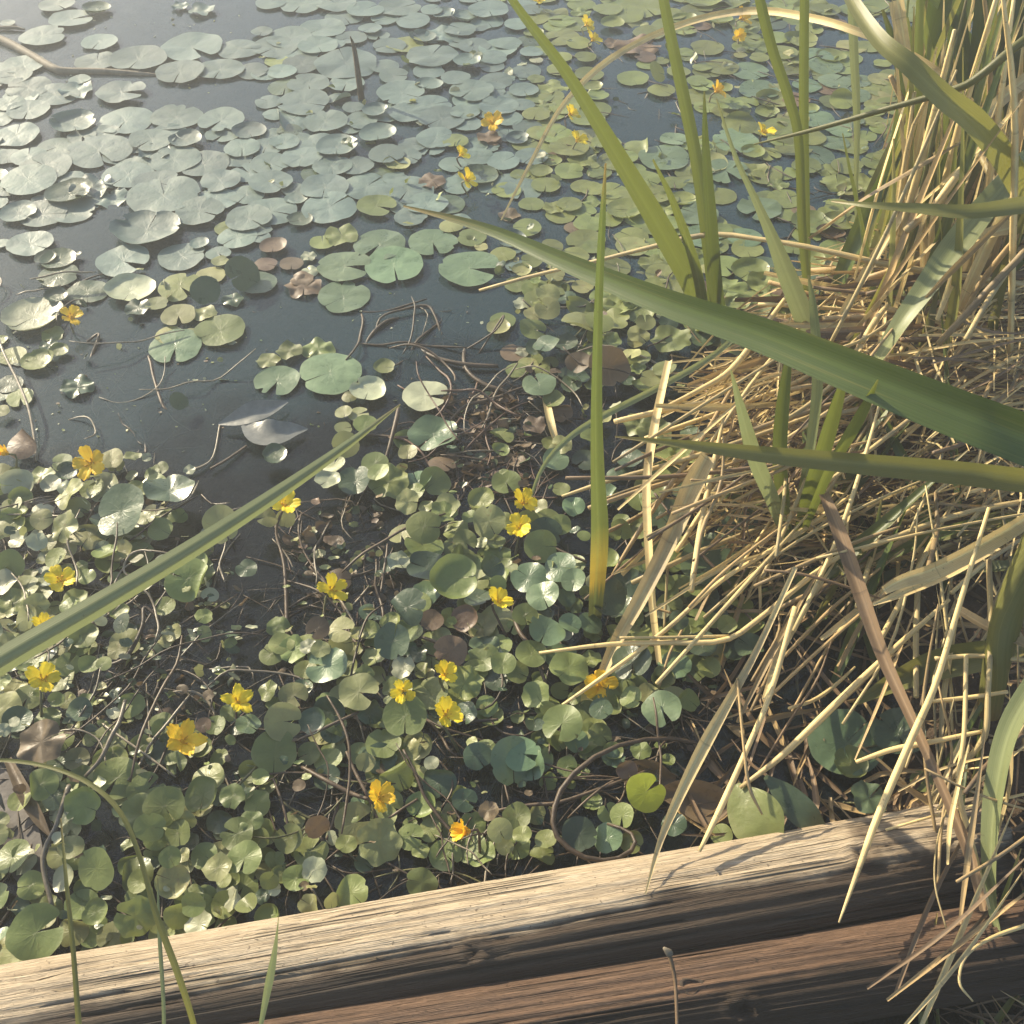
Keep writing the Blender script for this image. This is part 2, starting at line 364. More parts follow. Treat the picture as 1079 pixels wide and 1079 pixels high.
# ------------------------------------------------------------------ the two edging logs
def wood(name, light, mid, dark, rot_from, wet_shade_from):
    k = NT(name)
    uv = k.n('ShaderNodeUVMap').outputs[0]      # x along the log in metres, y round it in turns
    tc = k.n('ShaderNodeTexCoord').outputs['Object']
    grain = k.noise(k.scaled(uv, (4.5, 62, 1)), 1.0, 5, 0.68, 0.15); fine = k.noise(k.scaled(uv, (34, 400, 1)), 1.0, 3, 0.6)
    blot = k.noise(tc, 7.5, 4, 0.6); crk = k.noise(k.scaled(uv, (0.7, 26, 1)), 1.0, 3, 0.5, 0.2)
    c = k.mix(k.ramp(grain, (0.3, 0.0), (0.7, 1.0)), mid, light)
    c = k.mix(k.ramp(fine, (0.40, 0.0), (0.60, 0.65)), c, tuple(x * 0.5 for x in mid))
    c = k.mix(k.ramp(blot, (0.5, 0.0), (0.72, 0.6)), c, tuple(x * 0.75 for x in mid))
    cr = k.ramp(k.math('ABSOLUTE', k.math('SUBTRACT', crk, 0.5)), (0.0, 1.0), (0.030, 0.0))
    cr = k.math('MULTIPLY', cr, k.ramp(k.noise(k.scaled(uv, (3.5, 5, 1)), 1.0, 2), (0.46, 0.0), (0.58, 1.0)))
    c = k.mix(k.math('MULTIPLY', cr, 0.9), c, (0.02, 0.013, 0.008))
    x = k.n('ShaderNodeSeparateXYZ'); k.l(uv, x.inputs[0])
    rot = k.ramp(k.math('ADD', k.math('MULTIPLY', k.math('SUBTRACT', x.outputs[0], rot_from), 3.2), k.math('MULTIPLY', k.math('SUBTRACT', blot, 0.5), 2.2)), (0.35, 0.0), (0.62, 0.85))
    c = k.mix(rot, c, dark)
    spk = k.ramp(k.noise(tc, 190, 2), (0.66, 0.0), (0.72, 0.6)); c = k.mix(spk, c, dark)
    # wet stain plus painted shade, darkening the side that faces down to the bank
    wet = k.ramp(k.math('ADD', x.outputs[1], k.math('MULTIPLY', k.math('SUBTRACT', blot, 0.5), 0.13)), (wet_shade_from, 0.0), (wet_shade_from + 0.035, 0.93))
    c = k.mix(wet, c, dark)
    h = k.math('SUBTRACT', k.math('ADD', k.math('MULTIPLY', grain, 0.8), k.math('MULTIPLY', fine, 0.35)), k.math('MULTIPLY', cr, 1.3))
    return k.out(k.principled(c, 0.72, 0.35, k.bump(h, 0.006, 1.0)))
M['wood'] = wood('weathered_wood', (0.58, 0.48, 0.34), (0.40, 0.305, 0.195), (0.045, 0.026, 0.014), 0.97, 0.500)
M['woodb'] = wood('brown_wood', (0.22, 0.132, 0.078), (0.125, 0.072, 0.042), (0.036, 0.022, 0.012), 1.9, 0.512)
M['bark'] = plain_material('dark_bark', (0.028, 0.018, 0.011), (0.07, 0.047, 0.03), 70, 0.8)
M['barkg'] = plain_material('grey_bark', (0.13, 0.105, 0.07), (0.21, 0.175, 0.12), 50, 0.7)
def make_log(name, a, b, rad, mat, seed, knots):
    ax = (b - a); L = ax.length; ax.normalize()
    up = Vector((0, 0, 1)); sd = up.cross(ax).normalized(); up = ax.cross(sd)     # sd points to the water side
    N, K = 130, 200; v = []; uv = []; f = []
    for i in range(N + 1):
        s = L * i / N
        for j in range(K):
            t = 2 * math.pi * j / K                       # 0 = water side, a quarter = top, a half = bank side
            d = Vector((math.cos(t), math.sin(t), 0))
            g = noise.noise(Vector((d.x * 7, d.y * 7, s * 1.2 + seed * 9))) * 0.0022 + noise.noise(Vector((d.x * 22, d.y * 22, s * 2 + seed))) * 0.0016 + noise.noise(Vector((d.x * 60, d.y * 60, s * 5 + seed))) * 0.0008
            g += noise.noise(Vector((d.x * 1.5, d.y * 1.5, s * 3.1 + seed * 3))) * 0.0025
            cr = abs(noise.noise(Vector((d.x * 11, d.y * 11, s * 0.8 + seed * 5))))
            if cr < 0.03 and noise.noise(Vector((d.x * 4, d.y * 4, s * 3 + seed))) > -.12: g -= (0.03 - cr) * 0.16
            for ks, kt, kr, kh in knots:
                q = math.hypot(s - ks, (t - kt) * rad) / kr
                if q < 2.2: g += kh * (math.exp(-(q - 0.9) ** 2 * 6) - 1.4 * math.exp(-q * q * 3.5))
            ends = 1.0
            if s > 0.95 and seed == 1: g += (0.0035 * noise.noise(Vector((d.x * 30, d.y * 30, s * 9))) + .0016 * noise.noise(Vector((d.x * 55, d.y * 55, s * 45)))) * min(1, (s - .95) / .15)
            if s > L - 0.09: g -= max(0, noise.noise(Vector((d.x * 3, d.y * 3, s * 14)))) * 0.02 * (s - L + 0.09) / 0.09
            v.append(a + ax * s + (sd * d.x + up * d.y) * (rad + g)); uv.append((s, j / K + 0.25 if j / K < 0.75 else j / K - 0.75))
    for i in range(N):
        for j in range(K):
            q = i * K + j; r = i * K + (j + 1) % K
            f.append((q, r, r + K, q + K))
    for e, n0 in ((0, 0), (1, N * K)):
        cidx = len(v); v.append(a + ax * (L * e)); uv.append((L * e, 0.5))
        for j in range(K):
            t3 = (n0 + j, n0 + (j + 1) % K, cidx)
            f.append(t3 if e else t3[::-1])
    m = MB().add(v, f, uv, 0.5)
    o = m.build(name, mat, origin=(a + b) / 2)
    return o, a, ax, sd, up, L
def on_log(info, s, t, r): return info[1] + info[2] * s + (info[3] * math.cos(t) + info[4] * math.sin(t)) * r
def log_patch(info, rad, name, mat, s0, s1, t0, t1, seed, thick=0.005):
    "a ragged flake of bark lying on the log, a thick shell with an uneven outline"
    n, m_ = 44, 12; top = []; uv = []
    for i in range(n + 1):
        for j in range(m_ + 1):
            u = i / n; s = s0 + (s1 - s0) * u
            e0 = t0 + (0.30 * noise.noise(Vector((s * 17, seed, 0))) + 0.14 * noise.noise(Vector((s * 70, seed, 3)))) * (t1 - t0)
            e1 = t1 + (0.30 * noise.noise(Vector((s * 17, seed, 8))) + 0.14 * noise.noise(Vector((s * 70, seed, 5)))) * (t1 - t0)
            sq = math.sin(math.pi * min(max(u, 0), 1)) ** 0.35
            mid = (e0 + e1) / 2; t = mid + (e0 - mid + (e1 - e0) * j / m_) * sq
            edge = min(1, 6 * min(u, 1 - u, j / m_, 1 - j / m_))
            h = thick * edge + 0.0025 * noise.noise(Vector((s * 40, t * 6, seed)))
            top.append(on_log(info, s, t, rad + 0.0005 + h)); uv.append((s, t))
    W = m_ + 1
    f = [(i * W + j, i * W + j + 1, (i + 1) * W + j + 1, (i + 1) * W + j) for i in range(n) for j in range(m_)]
    return MB().add(top, f, uv, 0.5).build(name, mat, parent=info[0], origin=sum(top, Vector()) / len(top))
def knot(info, rad, s, t, r, mat):
    c = on_log(info, s, t, rad - 0.003); nrm = (info[3] * math.cos(t) + info[4] * math.sin(t)); e1 = info[2]; e2 = nrm.cross(e1)
    v = []; f = []; uv = []
    for i in range(5):
        q = i / 4
        for j in range(18):
            a = 2 * math.pi * j / 18; rr = r * q * (1 + 0.18 * math.sin(3 * a + 1))
            v.append(c + e1 * (rr * 1.35 * math.cos(a)) + e2 * (rr * math.sin(a)) + nrm * (0.004 * math.exp(-(q - 0.75) ** 2 * 20) - 0.004 * (1 - q))); uv.append((q, j / 18))
    for i in range(4):
        for j in range(18): a = i * 18 + j; b = i * 18 + (j + 1) % 18; f.append((a, b, b + 18, a + 18))
    return MB().add(v, f, uv, 0.5).build('knot', mat, parent=info[0], origin=c)
R1, R2, Z1, Z2 = 0.063, 0.042, 0.018, 0.040
A1, B1 = at(-190, 1128, Z1), at(1046, 905, Z1)
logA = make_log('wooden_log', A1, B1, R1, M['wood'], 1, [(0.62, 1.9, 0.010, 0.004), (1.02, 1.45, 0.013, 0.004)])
tag(logA[0], 'pale weathered log with long cracks and a dark rotten end, touching the water', 'log')
A2, B2 = at(20, 1167, Z2), at(1180, 981, Z2)
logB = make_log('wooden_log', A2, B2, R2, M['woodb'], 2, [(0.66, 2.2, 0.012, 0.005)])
tag(logB[0], 'brown log with one dark knot hole, lying in front of the paler log', 'log')
# ------------------------------------------------------------------ lily pads read off the photograph: pixel x, y, long axis, kind letter, form letters
# kinds: g grey green, n green, y yellow green, d dark, t blue green, b withered, l lime, w pale;  forms: r raised rim, c curled over, h heart wide notch, u tipped up, k crumpled
PADS = '''
60 5 36 g;75 20 44 g h;102 10 28 d r;190 7 18 g k;213 11 26 g k;8 24 15 g;45 38 46 g;105 44 36 g;102 64 44 g;146 62 56 g;203 50 60 g h;252 51 44 g;190 75 48 g;232 73 48 g;266 75 32 g;
25 68 42 g;15 80 36 g;30 92 45 g;58 100 48 g;84 84 22 g;10 108 30 g;30 116 42 g;18 142 44 g;128 97 50 g h;78 131 44 g r;132 127 56 g;186 124 52 g;233 127 46 g h;104 159 66 g h;160 147 46 g;196 148 33 g r;184 168 52 g;255 155 36 g;30 164 36 g;48 175 52 g;8 165 30 g;215 173 50 g;140 178 40 g;
285 2 30 g;317 5 42 g;340 30 46 g;305 40 45 g;276 33 22 g;355 4 40 g;385 10 38 g;420 8 44 g;405 20 28 g;435 22 34 g;455 10 22 g;467 15 24 g r;490 18 28 g r;515 10 40 g;390 30 24 g;370 40 32 g;290 50 46 g;313 57 44 g;335 48 40 g;350 45 28 g;280 78 30 g;318 67 40 g;365 67 62 g;405 70 30 g;410 48 34 g;445 40 28 g r;455 58 52 g;485 30 32 g;500 48 34 g;520 60 30 g;492 65 28 g r;535 45 30 g;452 75 32 g;480 82 30 g;365 88 36 g;325 88 42 g;297 75 30 g;283 107 28 g;320 108 52 g;357 103 26 g c;372 113 22 g;395 117 26 g r;423 98 48 g;415 80 30 g;452 90 28 g r;430 118 40 g;455 110 40 g;497 95 45 g;500 105 44 g;308 126 44 g c;305 137 26 d;343 128 44 g;380 127 34 g;398 142 38 g r;465 125 46 g;490 118 30 g;335 155 56 g;355 155 42 g r;300 150 30 g;280 155 36 g;318 165 42 g;407 162 36 g;435 152 30 g;460 145 40 g;430 165 28 g;418 173 28 y r;480 148 26 n;505 165 32 g;515 145 24 b k;520 148 18 b;375 175 36 g;350 175 40 g;285 172 40 g;530 170 34 g;535 125 30 g;525 112 40 g;
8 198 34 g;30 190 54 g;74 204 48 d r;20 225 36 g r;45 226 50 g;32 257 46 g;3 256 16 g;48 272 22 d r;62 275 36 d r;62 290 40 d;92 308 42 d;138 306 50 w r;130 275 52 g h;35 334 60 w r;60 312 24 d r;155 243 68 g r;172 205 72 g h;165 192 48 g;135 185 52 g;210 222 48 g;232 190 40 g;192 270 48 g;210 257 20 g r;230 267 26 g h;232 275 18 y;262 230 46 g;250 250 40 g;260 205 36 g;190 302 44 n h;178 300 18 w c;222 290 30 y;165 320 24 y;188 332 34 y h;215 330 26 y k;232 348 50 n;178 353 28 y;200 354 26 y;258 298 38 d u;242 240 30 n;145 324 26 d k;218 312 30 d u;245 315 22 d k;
285 192 44 g;342 197 48 g;387 196 54 g;430 200 52 g;455 190 28 b k;285 222 54 g;312 210 24 g r;316 232 26 d r;347 218 54 g;397 217 40 n h;360 248 34 n k;340 255 26 n;363 280 54 t h;362 313 52 t;400 258 52 t h;415 280 58 t;456 255 50 t h;433 228 34 g;450 215 42 g;495 283 62 t h;497 250 30 n;475 238 24 y;530 268 26 n;507 260 14 y;288 260 28 b r;280 278 24 b;307 278 24 b;325 270 16 w k;327 285 18 w k;320 302 36 b k;318 293 24 b k;272 298 38 d;275 250 20 g;272 240 30 g;
40 381 34 g r;62 370 20 g r;10 405 28 d;2 433 16 y;82 408 32 d k;185 365 52 t h;190 427 20 d u;25 470 36 b c;118 485 25 y;140 482 18 n k;155 483 10 w;130 545 56 d;75 525 36 y k;70 515 18 w k;180 520 50 d;200 496 12 w k;
348 393 62 t;292 402 46 t h;305 370 26 n k;283 380 24 y k;335 368 32 n k;388 412 36 w r;368 418 16 y c;448 417 46 w h;405 387 22 n r;457 460 50 t;362 435 18 y;378 437 22 y h;362 452 18 y;385 448 24 n;365 475 28 y u;352 492 25 n h;345 508 26 w r;395 490 28 n;410 510 40 n k;375 510 34 d;430 478 20 y;466 490 28 b h;290 480 25 d r;400 500 24 n;437 520 22 n;430 533 26 y k;470 535 28 y k;
45 550 25 y;70 560 34 y k;40 573 20 w k;112 585 26 n r;92 608 18 n;170 560 26 n;175 545 24 n c;200 615 48 n c;180 618 14 w k;222 628 18 w h;235 560 40 y u;30 655 28 y u;40 640 24 y k;8 680 24 y k;110 700 16 y;95 702 22 n;107 657 14 w u;215 650 18 n k;145 590 14 w;260 600 22 d;15 600 30 n u;20 570 22 w k;60 590 24 n;75 640 22 n;130 660 24 d;
280 548 26 y h;302 550 20 y u;357 612 28 b c;423 565 26 y h;447 558 36 n;447 578 40 n h;468 542 28 n k;490 575 26 n h;507 573 14 n;488 590 26 n;480 613 48 n r;518 602 26 d r;525 617 18 n;522 655 36 y h;450 600 42 d;420 592 24 w k;430 645 40 d c;335 664 24 b h;360 665 28 y h;338 685 20 y;325 682 18 w k;345 703 44 t h;415 680 36 d;395 695 26 n k;360 683 26 y u;490 655 28 b r;455 655 24 b;510 697 34 n;530 700 26 n;425 705 24 w k;385 712 20 n k;475 690 34 b;515 555 34 y;530 550 22 n;
555 555 25 n;570 580 34 n;557 610 36 t;575 565 34 d;572 630 34 t;595 632 22 t;605 615 26 t;590 600 34 t;625 612 18 w c;553 650 26 n;575 668 38 t;600 660 24 t;622 658 26 t;560 690 32 n;600 705 40 n;545 710 24 n;640 632 40 d;660 618 36 d;663 600 20 n;647 565 14 n;655 560 24 n;715 620 30 n h;735 622 26 n;745 598 56 d;778 550 38 d c;697 645 17 w;715 655 20 d;766 660 20 n;750 655 18 n;680 625 20 n;700 615 20 n;590 555 24 n;615 565 14 n;665 700 40 d h;740 680 30 d;
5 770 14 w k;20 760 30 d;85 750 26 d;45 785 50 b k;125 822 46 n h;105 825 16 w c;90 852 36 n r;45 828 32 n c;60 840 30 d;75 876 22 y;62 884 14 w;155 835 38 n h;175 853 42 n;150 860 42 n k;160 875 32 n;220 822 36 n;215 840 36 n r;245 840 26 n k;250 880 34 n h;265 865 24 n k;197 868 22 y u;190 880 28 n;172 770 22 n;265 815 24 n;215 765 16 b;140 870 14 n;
283 730 22 n k;310 735 30 y h;300 765 38 y h;330 762 28 d r;348 755 34 d;290 795 44 n;378 730 40 y h;390 752 28 d c;427 757 44 n;455 733 36 n;490 755 28 d h;490 722 36 n k;512 790 24 n;420 820 40 n c;385 805 20 y;463 825 34 d c;455 805 16 w;503 800 30 d;540 808 50 t;375 870 40 y h;335 875 26 b u;350 885 16 w u;365 890 22 n;400 890 44 y k;433 883 28 n h;490 845 26 d h;515 855 20 b k;527 877 26 y h;532 893 18 y;305 885 30 n h;275 885 22 n;345 820 28 d;315 828 14 b;275 820 18 n;
592 765 42 n h;577 750 20 n;565 735 30 n k;633 748 24 d;697 748 40 t h;725 738 26 n c;665 738 24 n;633 775 24 n k;550 795 38 t h;560 810 34 t;680 837 40 l h;642 858 24 n h;655 862 26 n h;610 880 36 d;640 885 30 t;665 888 24 n c;710 870 26 d;760 880 22 n;550 880 20 n;575 885 22 n;890 785 74 d;945 775 52 d;895 805 34 n r;915 842 36 d k;970 825 22 n;1000 790 26 d;660 812 22 b c;
40 985 54 n h;3 985 16 t;75 893 26 y;70 928 28 w r;105 920 42 n u;102 962 26 n r;138 912 26 n c;147 945 28 n h;148 930 24 n;145 970 40 n k;183 930 34 y r;205 955 26 n;190 965 30 n c;210 975 28 w k;180 905 22 n;193 902 16 y;165 885 24 n;230 915 30 y k;258 905 36 n h;245 950 26 w k;262 955 24 n;
327 955 24 y c;370 942 36 n c;350 952 18 y u;445 932 34 n c;310 965 16 n;290 938 14 w;285 930 20 n u;332 918 26 w k;
545 25 26 g;560 10 24 g;592 22 28 g;590 38 40 g h;560 55 24 g;555 75 30 g;565 83 18 g;552 95 30 g;565 63 14 w;590 60 24 g;617 60 22 g;610 45 26 g;672 48 46 b k;680 60 22 b;697 64 16 n;625 92 20 n r;630 100 22 n;667 83 32 g;692 82 22 n u;697 95 28 g;710 147 28 t;672 155 32 n c;700 165 50 t;565 120 28 g;550 110 26 g;585 142 38 g;600 155 40 g;560 165 34 g;570 140 30 g;610 108 24 g;722 55 18 g;745 50 34 g;760 70 36 g;740 70 20 g;740 90 24 g h;730 105 20 g;735 85 22 g;790 75 40 t;800 95 40 t h;825 55 30 g;815 40 30 g;780 58 14 y;800 60 20 n;780 130 36 n c;775 148 46 t;715 75 24 g;660 15 36 g;680 8 50 g;640 10 30 g;645 25 24 g r;710 15 26 g;765 180 44 t h;735 225 42 t;800 220 44 t h;785 250 36 t;740 250 40 t;690 205 34 n h;705 235 24 n;690 240 26 n;660 165 24 n h;770 110 26 g;860 60 36 t;870 70 34 t;850 90 30 t;880 85 34 t;890 105 30 n c;860 125 36 t;900 100 32 t;855 145 30 n;885 135 34 t;905 85 26 t;870 10 30 g;900 10 30 g;850 175 30 n;880 150 30 t;600 180 30 g;575 195 30 n;560 215 26 n;600 215 26 n;620 235 30 n;555 240 30 n;580 260 26 n h;605 270 30 n;560 275 22 n;625 260 24 n;585 290 20 y;545 300 26 n;
550 285 20 y r;577 311 25 y;577 328 26 y h;562 332 20 y;550 320 18 w k;562 350 30 n h;575 365 28 d;551 370 16 w k;545 390 24 n;568 405 34 t h;615 345 44 y c;632 340 30 n;660 313 20 n;680 342 20 y h;673 354 24 y k;665 375 20 y h;640 395 44 b;610 385 28 b;685 400 22 y;700 390 24 n;707 360 40 n k;725 338 18 n;780 365 40 n;525 345 24 y r;530 338 26 n
'''
# flowers: x, y, width, direction the face leans in the photo (degrees, 0 = right, 90 = up), lean from level, kind
FLOWERS = [
 (520,130,25,90,35,'o','flat orange flower lying on far grey pads','the flat orange far flower'),
 (485,164,20,60,40,'y','small yellow flower, farther of two between far pads and the long dark leaf',None),
 (491,190,23,40,50,'y','yellow flower with a pointed petal, just beyond the long dark leaf tip','the flower beyond the dark leaf'),
 (617,27,19,80,55,'y','yellow flower held up against the far pads, farther of a pair','the flower pair behind arching leaf'),
 (624,43,19,40,45,'y','yellow flower just above the bleached arching leaf tip, nearer of a pair',None),
 (568,1,15,90,40,'y','tiny yellow flower at the very top beside the leaning reed leaf',None),
 (600,121,20,60,50,'y','yellow flower close beside the leaning green reed leaf, farther of two','the flowers by the leaning leaf'),
 (608,149,22,30,35,'y','wide yellow flower by the leaning green reed leaf, nearer of two',None),
 (780,20,24,50,50,'o','orange yellow flower beyond the upright reeds, larger and farther of two','the flower pair between upright reeds'),
 (779,38,15,90,60,'o','small orange flower close below a larger one beyond the upright reeds',None),
 (754,97,22,45,50,'o','pale orange flower behind the bent straw coloured reed tip','the flower behind bent reed tip'),
 (804,141,24,60,25,'y','yellow flower lying flat beside the tip of the thin crossing stalk','the flower by crossing stalk tip'),
 (75,335,25,60,30,'o','lone orange flower on dark water beside a bright cupped pad','the lone orange flower'),
 (8,478,26,100,50,'o','withering orange flower drooping over a brown curled pad','the withering orange flower'),
 (96,489,36,90,40,'o','orange yellow flower with rounded petals in front of a yellowed pad','the flower before a yellowed pad'),
 (300,533,32,50,35,'y','yellow flower on a long brown stem, touching the slanting green leaf','the flower touching the slanting leaf'),
 (64,613,34,60,30,'y','pale yellow flower above the slanting green leaf on glinting wet pads','the flower above the slanting leaf'),
 (44,660,28,60,40,'y','yellow flower half hidden behind the slanting green leaf','the half hidden flower'),
 (44,717,36,40,35,'y','yellow flower just below the lower end of the slanting leaf','the flower below the slanting leaf'),
 (349,623,32,60,45,'y','yellow flower tilted over a tangle of dead stems, a small brown pad behind','the flower over dead stem tangle'),
 (551,530,30,80,35,'y','bright yellow flower, farther of a pair near the yellow ended reed leaf','the flower pair near yellowed leaf'),
 (548,557,30,90,35,'y','bright yellow flower, nearer of a pair near the yellow ended reed leaf',None),
 (523,635,31,45,30,'y','yellow flower resting on its own round green pad in the middle','the flower resting on a pad'),
 (424,728,28,90,45,'y','narrow yellow flower, farthest from the reeds in a group of three','the trio of yellow flowers'),
 (467,711,30,70,30,'y','yellow flower with spread petals, farthest out of a group of three',None),
 (469,754,36,70,35,'y','yellow flower with a long drooping petal, closest to the logs of three',None),
 (251,741,36,60,30,'y','yellow flower with broad flat petals just beyond the star shaped one','the flower beyond star shaped one'),
 (191,782,46,80,30,'o','largest flower, orange yellow and star shaped with narrow separate petals','the largest star shaped flower'),
 (398,841,36,60,40,'o','squarish deep yellow flower at the end of crossing brown stems','the squarish flower on crossing stems'),
 (494,876,36,100,62,'o','half closed orange flower seen from the side, nearest to the pale log','the half closed orange flower'),
 (631,722,36,270,40,'o','shaded orange flower under the end of a thick dry stalk','the shaded flower under thick stalk'),
]
LIME = 1000 + [e.split()[3:4] for e in PADS.replace('\n', '').split(';') if e.split()].index(['l']) + 1
def pad_geo(r, rot, form, q, seg=34, ring=6, near=False):
    "vertices, faces, uv of one leaf round the origin, its notch pointing to rot"
    r_ = random.Random(q)
    ph = [r_.uniform(0, 6.28) for _ in range(6)]
    gap = r_.uniform(0.005, 0.06); lobe = r_.uniform(0.08, 0.18)
    if 'h' in form: gap = r_.uniform(0.12, 0.26); lobe = 0.26
    wav = r_.uniform(0.015, 0.04) * (2.6 if near else 1.0); kk = r_.choice((2, 3, 3, 4))
    rim = 0.0; cup = r_.uniform(-0.03, 0.05) * (2 if near else 1); fold = 0.0; roll = None
    if 'r' in form: rim = r_.uniform(0.20, 0.30) if near else r_.uniform(0.12, 0.20); cup = 0.06
    if 'k' in form: wav = 0.13; kk = r_.choice((3, 4, 5)); cup = r_.uniform(-0.1, 0.15)
    if 'c' in form: roll = (r_.uniform(0.0, 0.25), r_.uniform(1.6, 2.6), rot + r_.uniform(0.6, 2.6) + math.pi / 2); cup = -0.12
    if near and not form and r_.random() < 0.6: fold = r_.uniform(0.05, 0.34)
    sq = r_.uniform(0.90, 1.04)
    v = [(0.0, 0.0, 0.0)]; n = seg + 1
    bites = [(r_.uniform(.5, 5.8), r_.uniform(.05, .14), r_.uniform(.08, .30)) for _ in range(r_.choice((0, 0, 0, 1, 1, 2)))] if seg > 20 and q != LIME else []
    P = []
    for j in range(1, ring + 1):
        rho = (j / ring) ** 0.85
        for i in range(n):
            s = i / seg
            g = gap * min(1, rho * 3.0)
            th = g + (2 * math.pi - 2 * g) * s
            de = min(th, 2 * math.pi - th)
            edge = 1 + 0.020 * math.sin(3 * th + ph[0]) + 0.014 * math.sin(5 * th + ph[1]) + 0.009 * math.sin(11 * th + ph[2]) - lobe * math.exp(-(de / 0.23) ** 1.6)
            if 'k' in form: edge += 0.05 * math.sin(7 * th + ph[3]) + 0.05 * math.sin(4 * th + ph[4])
            for b0, bw, bd in bites: edge -= bd * math.exp(-((th - b0) / bw) ** 4)
            d = rho * (1 + (edge - 1) * rho ** 2)
            x = d * math.cos(th + rot); y = d * math.sin(th + rot) * sq
            z = cup * d * d + wav * d * d * math.sin(kk * th + ph[3]) + 0.005 * math.sin(7 * th + ph[5]) * rho
            z += rim * max(0, (rho - 0.72) / 0.28) ** 1.5 * (0.75 + 0.45 * math.sin(th + ph[4])) - 0.02 * math.exp(-(rho / 0.2) ** 2)
            z += fold * abs(-math.sin(rot) * x + math.cos(rot) * y)
            if 'k' in form: z += 0.10 * noise.noise(Vector((x * 2.3 + ph[0], y * 2.3, ph[1])))
            if roll:
                s0, curv, ra = roll; a = x * math.cos(ra) + y * math.sin(ra); b = -x * math.sin(ra) + y * math.cos(ra)
                if a > s0:
                    t = (a - s0) * curv; z += (1 - math.cos(t)) / curv; a = s0 + math.sin(t) / curv
                    x = a * math.cos(ra) - b * math.sin(ra); y = a * math.sin(ra) + b * math.cos(ra)
            P.append((x, y, z, d * math.cos(th), d * math.sin(th)))
    v = [Vector((0, 0, -0.02)) * r] + [Vector(p[:3]) * r for p in P]; uv = [(0, 0)] + [(p[3], p[4]) for p in P]
    f = [(0, 1 + i, 2 + i) for i in range(seg)]
    for j in range(ring - 1):
        for i in range(seg):
            a = 1 + j * n + i; f.append((a, a + n, a + n + 1, a + 1))
    return v, f, uv

PADREC = []      # dicts: p, r, px, py, kind, form
def pad_record(px, py, wpx, kind, form, q, filler=False):
    r_ = random.Random(q)
    nearness = smooth((py - 390) / 130) if px < 560 else smooth((py - 250) / 120)
    z = 0.003 + 0.006 * r_.random() + (0.004 + 0.030 * r_.random()) * nearness
    if filler: z = 0.0015 + 0.002 * r_.random() + 0.012 * r_.random() * nearness
    p = at(px, py, z)
    if kind == 'g' and (py > 330 or px > 560): kind = 'n'
    # pads lie so close to the bank that some would cut into it
    r = size_at(p, wpx * 1.06) / 2
    tilt = r_.uniform(0, 2.2) + nearness * r_.choice((r_.uniform(4, 16), r_.uniform(8, 26), r_.uniform(14, 38)))
    if filler: tilt *= 0.6
    if form == 'u': tilt = r_.uniform(38, 62)
    az = r_.gauss(-1.7, 1.1) if form != 'u' else r_.uniform(-2.6, -0.5)     # mostly tipped to the bank the photo is taken from
    q3 = Quaternion(Vector((math.cos(az + math.pi / 2), math.sin(az + math.pi / 2), 0)), R(tilt))
    p.z += r * math.sin(R(tilt)) * 0.75
    return dict(p=p, r=r, px=px, py=py, kind=kind, form=form, q=q, near=nearness > 0.5, rot=r_.uniform(0, 6.28) if r_.random() < 0.5 else r_.gauss(-1.3, 0.9), q3=q3, tint=min(1, max(0, r_.gauss(0.5, 0.2))), w=wpx, nearness=nearness)
i = 0
for ent in PADS.replace('\n', '').split(';'):
    e = ent.split()
    if not e: continue
    i += 1
    PADREC.append(pad_record(float(e[0]), float(e[1]), float(e[2]), e[3], e[4] if len(e) > 4 else '', 1000 + i))
N_TRACED = len(PADREC)
def inside(x, y, poly):
    c = False; j = len(poly) - 1
    for i in range(len(poly)):
        (xi, yi), (xj, yj) = poly[i], poly[j]
        if (yi > y) != (yj > y) and x < (xj - xi) * (y - yi) / (yj - yi) + xi: c = not c
        j = i
    return c
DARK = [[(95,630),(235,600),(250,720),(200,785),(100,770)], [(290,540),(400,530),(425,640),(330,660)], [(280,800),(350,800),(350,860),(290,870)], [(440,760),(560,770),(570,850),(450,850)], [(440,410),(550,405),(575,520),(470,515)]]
FILL = [ # polygon, tries, size range, kinds, holes
 ([(275,66),(350,-30),(1010,-60),(1000,250),(880,330),(760,350),(560,330),(520,240),(450,235),(285,205)], 560, (20, 40), 'gggggggdn', [[(630,70),(735,70),(735,150),(640,160)]]),
 ([(-40,60),(60,70),(110,130),(270,140),(280,215),(130,215),(0,240),(-60,200)], 110, (28, 46), 'gggg', []),
 ([(170,-60),(380,-120),(1000,-140),(1010,-40),(340,-10)], 120, (26, 46), 'ggg', []),
 ([(-40,330),(60,350),(110,350),(60,420),(0,420)], 12, (16, 30), 'dgn', []),
 ([(-40,480),(170,490),(230,560),(215,650),(100,720),(-40,720)], 150, (13, 34), 'yynnnwdn', []),
 ([(-40,720),(60,730),(270,800),(290,985),(150,1000),(-40,1010),(-40,900),(30,850)], 130, (15, 36), 'nnnydn', []),
 ([(340,430),(470,470),(560,600),(760,580),(775,700),(640,760),(560,900),(420,930),(270,930),(270,760),(320,640),(400,640),(400,530)], 220, (14, 36), 'nnnynndt', []),
 ([(530,290),(720,290),(790,420),(640,450),(600,520),(540,420)], 60, (14, 28), 'nnydb', []),
 ([(640,450),(790,440),(800,690),(650,690)], 70, (16, 36), 'nddn', []),
 ([(560,-40),(1010,-60),(1000,250),(880,330),(760,350),(560,330),(520,240)], 330, (18, 36), 'gnnnby', [[(630,70),(735,70),(735,150),(640,160)]]),
 ([(-40,490),(170,490),(230,560),(215,650),(280,800),(290,985),(-40,1010)], 170, (14, 28), 'yynnnwdnn', []),
 ([(300,640),(420,500),(560,440),(760,580),(775,700),(640,900),(270,960),(250,780)], 190, (14, 30), 'nnynntnn', []),
]
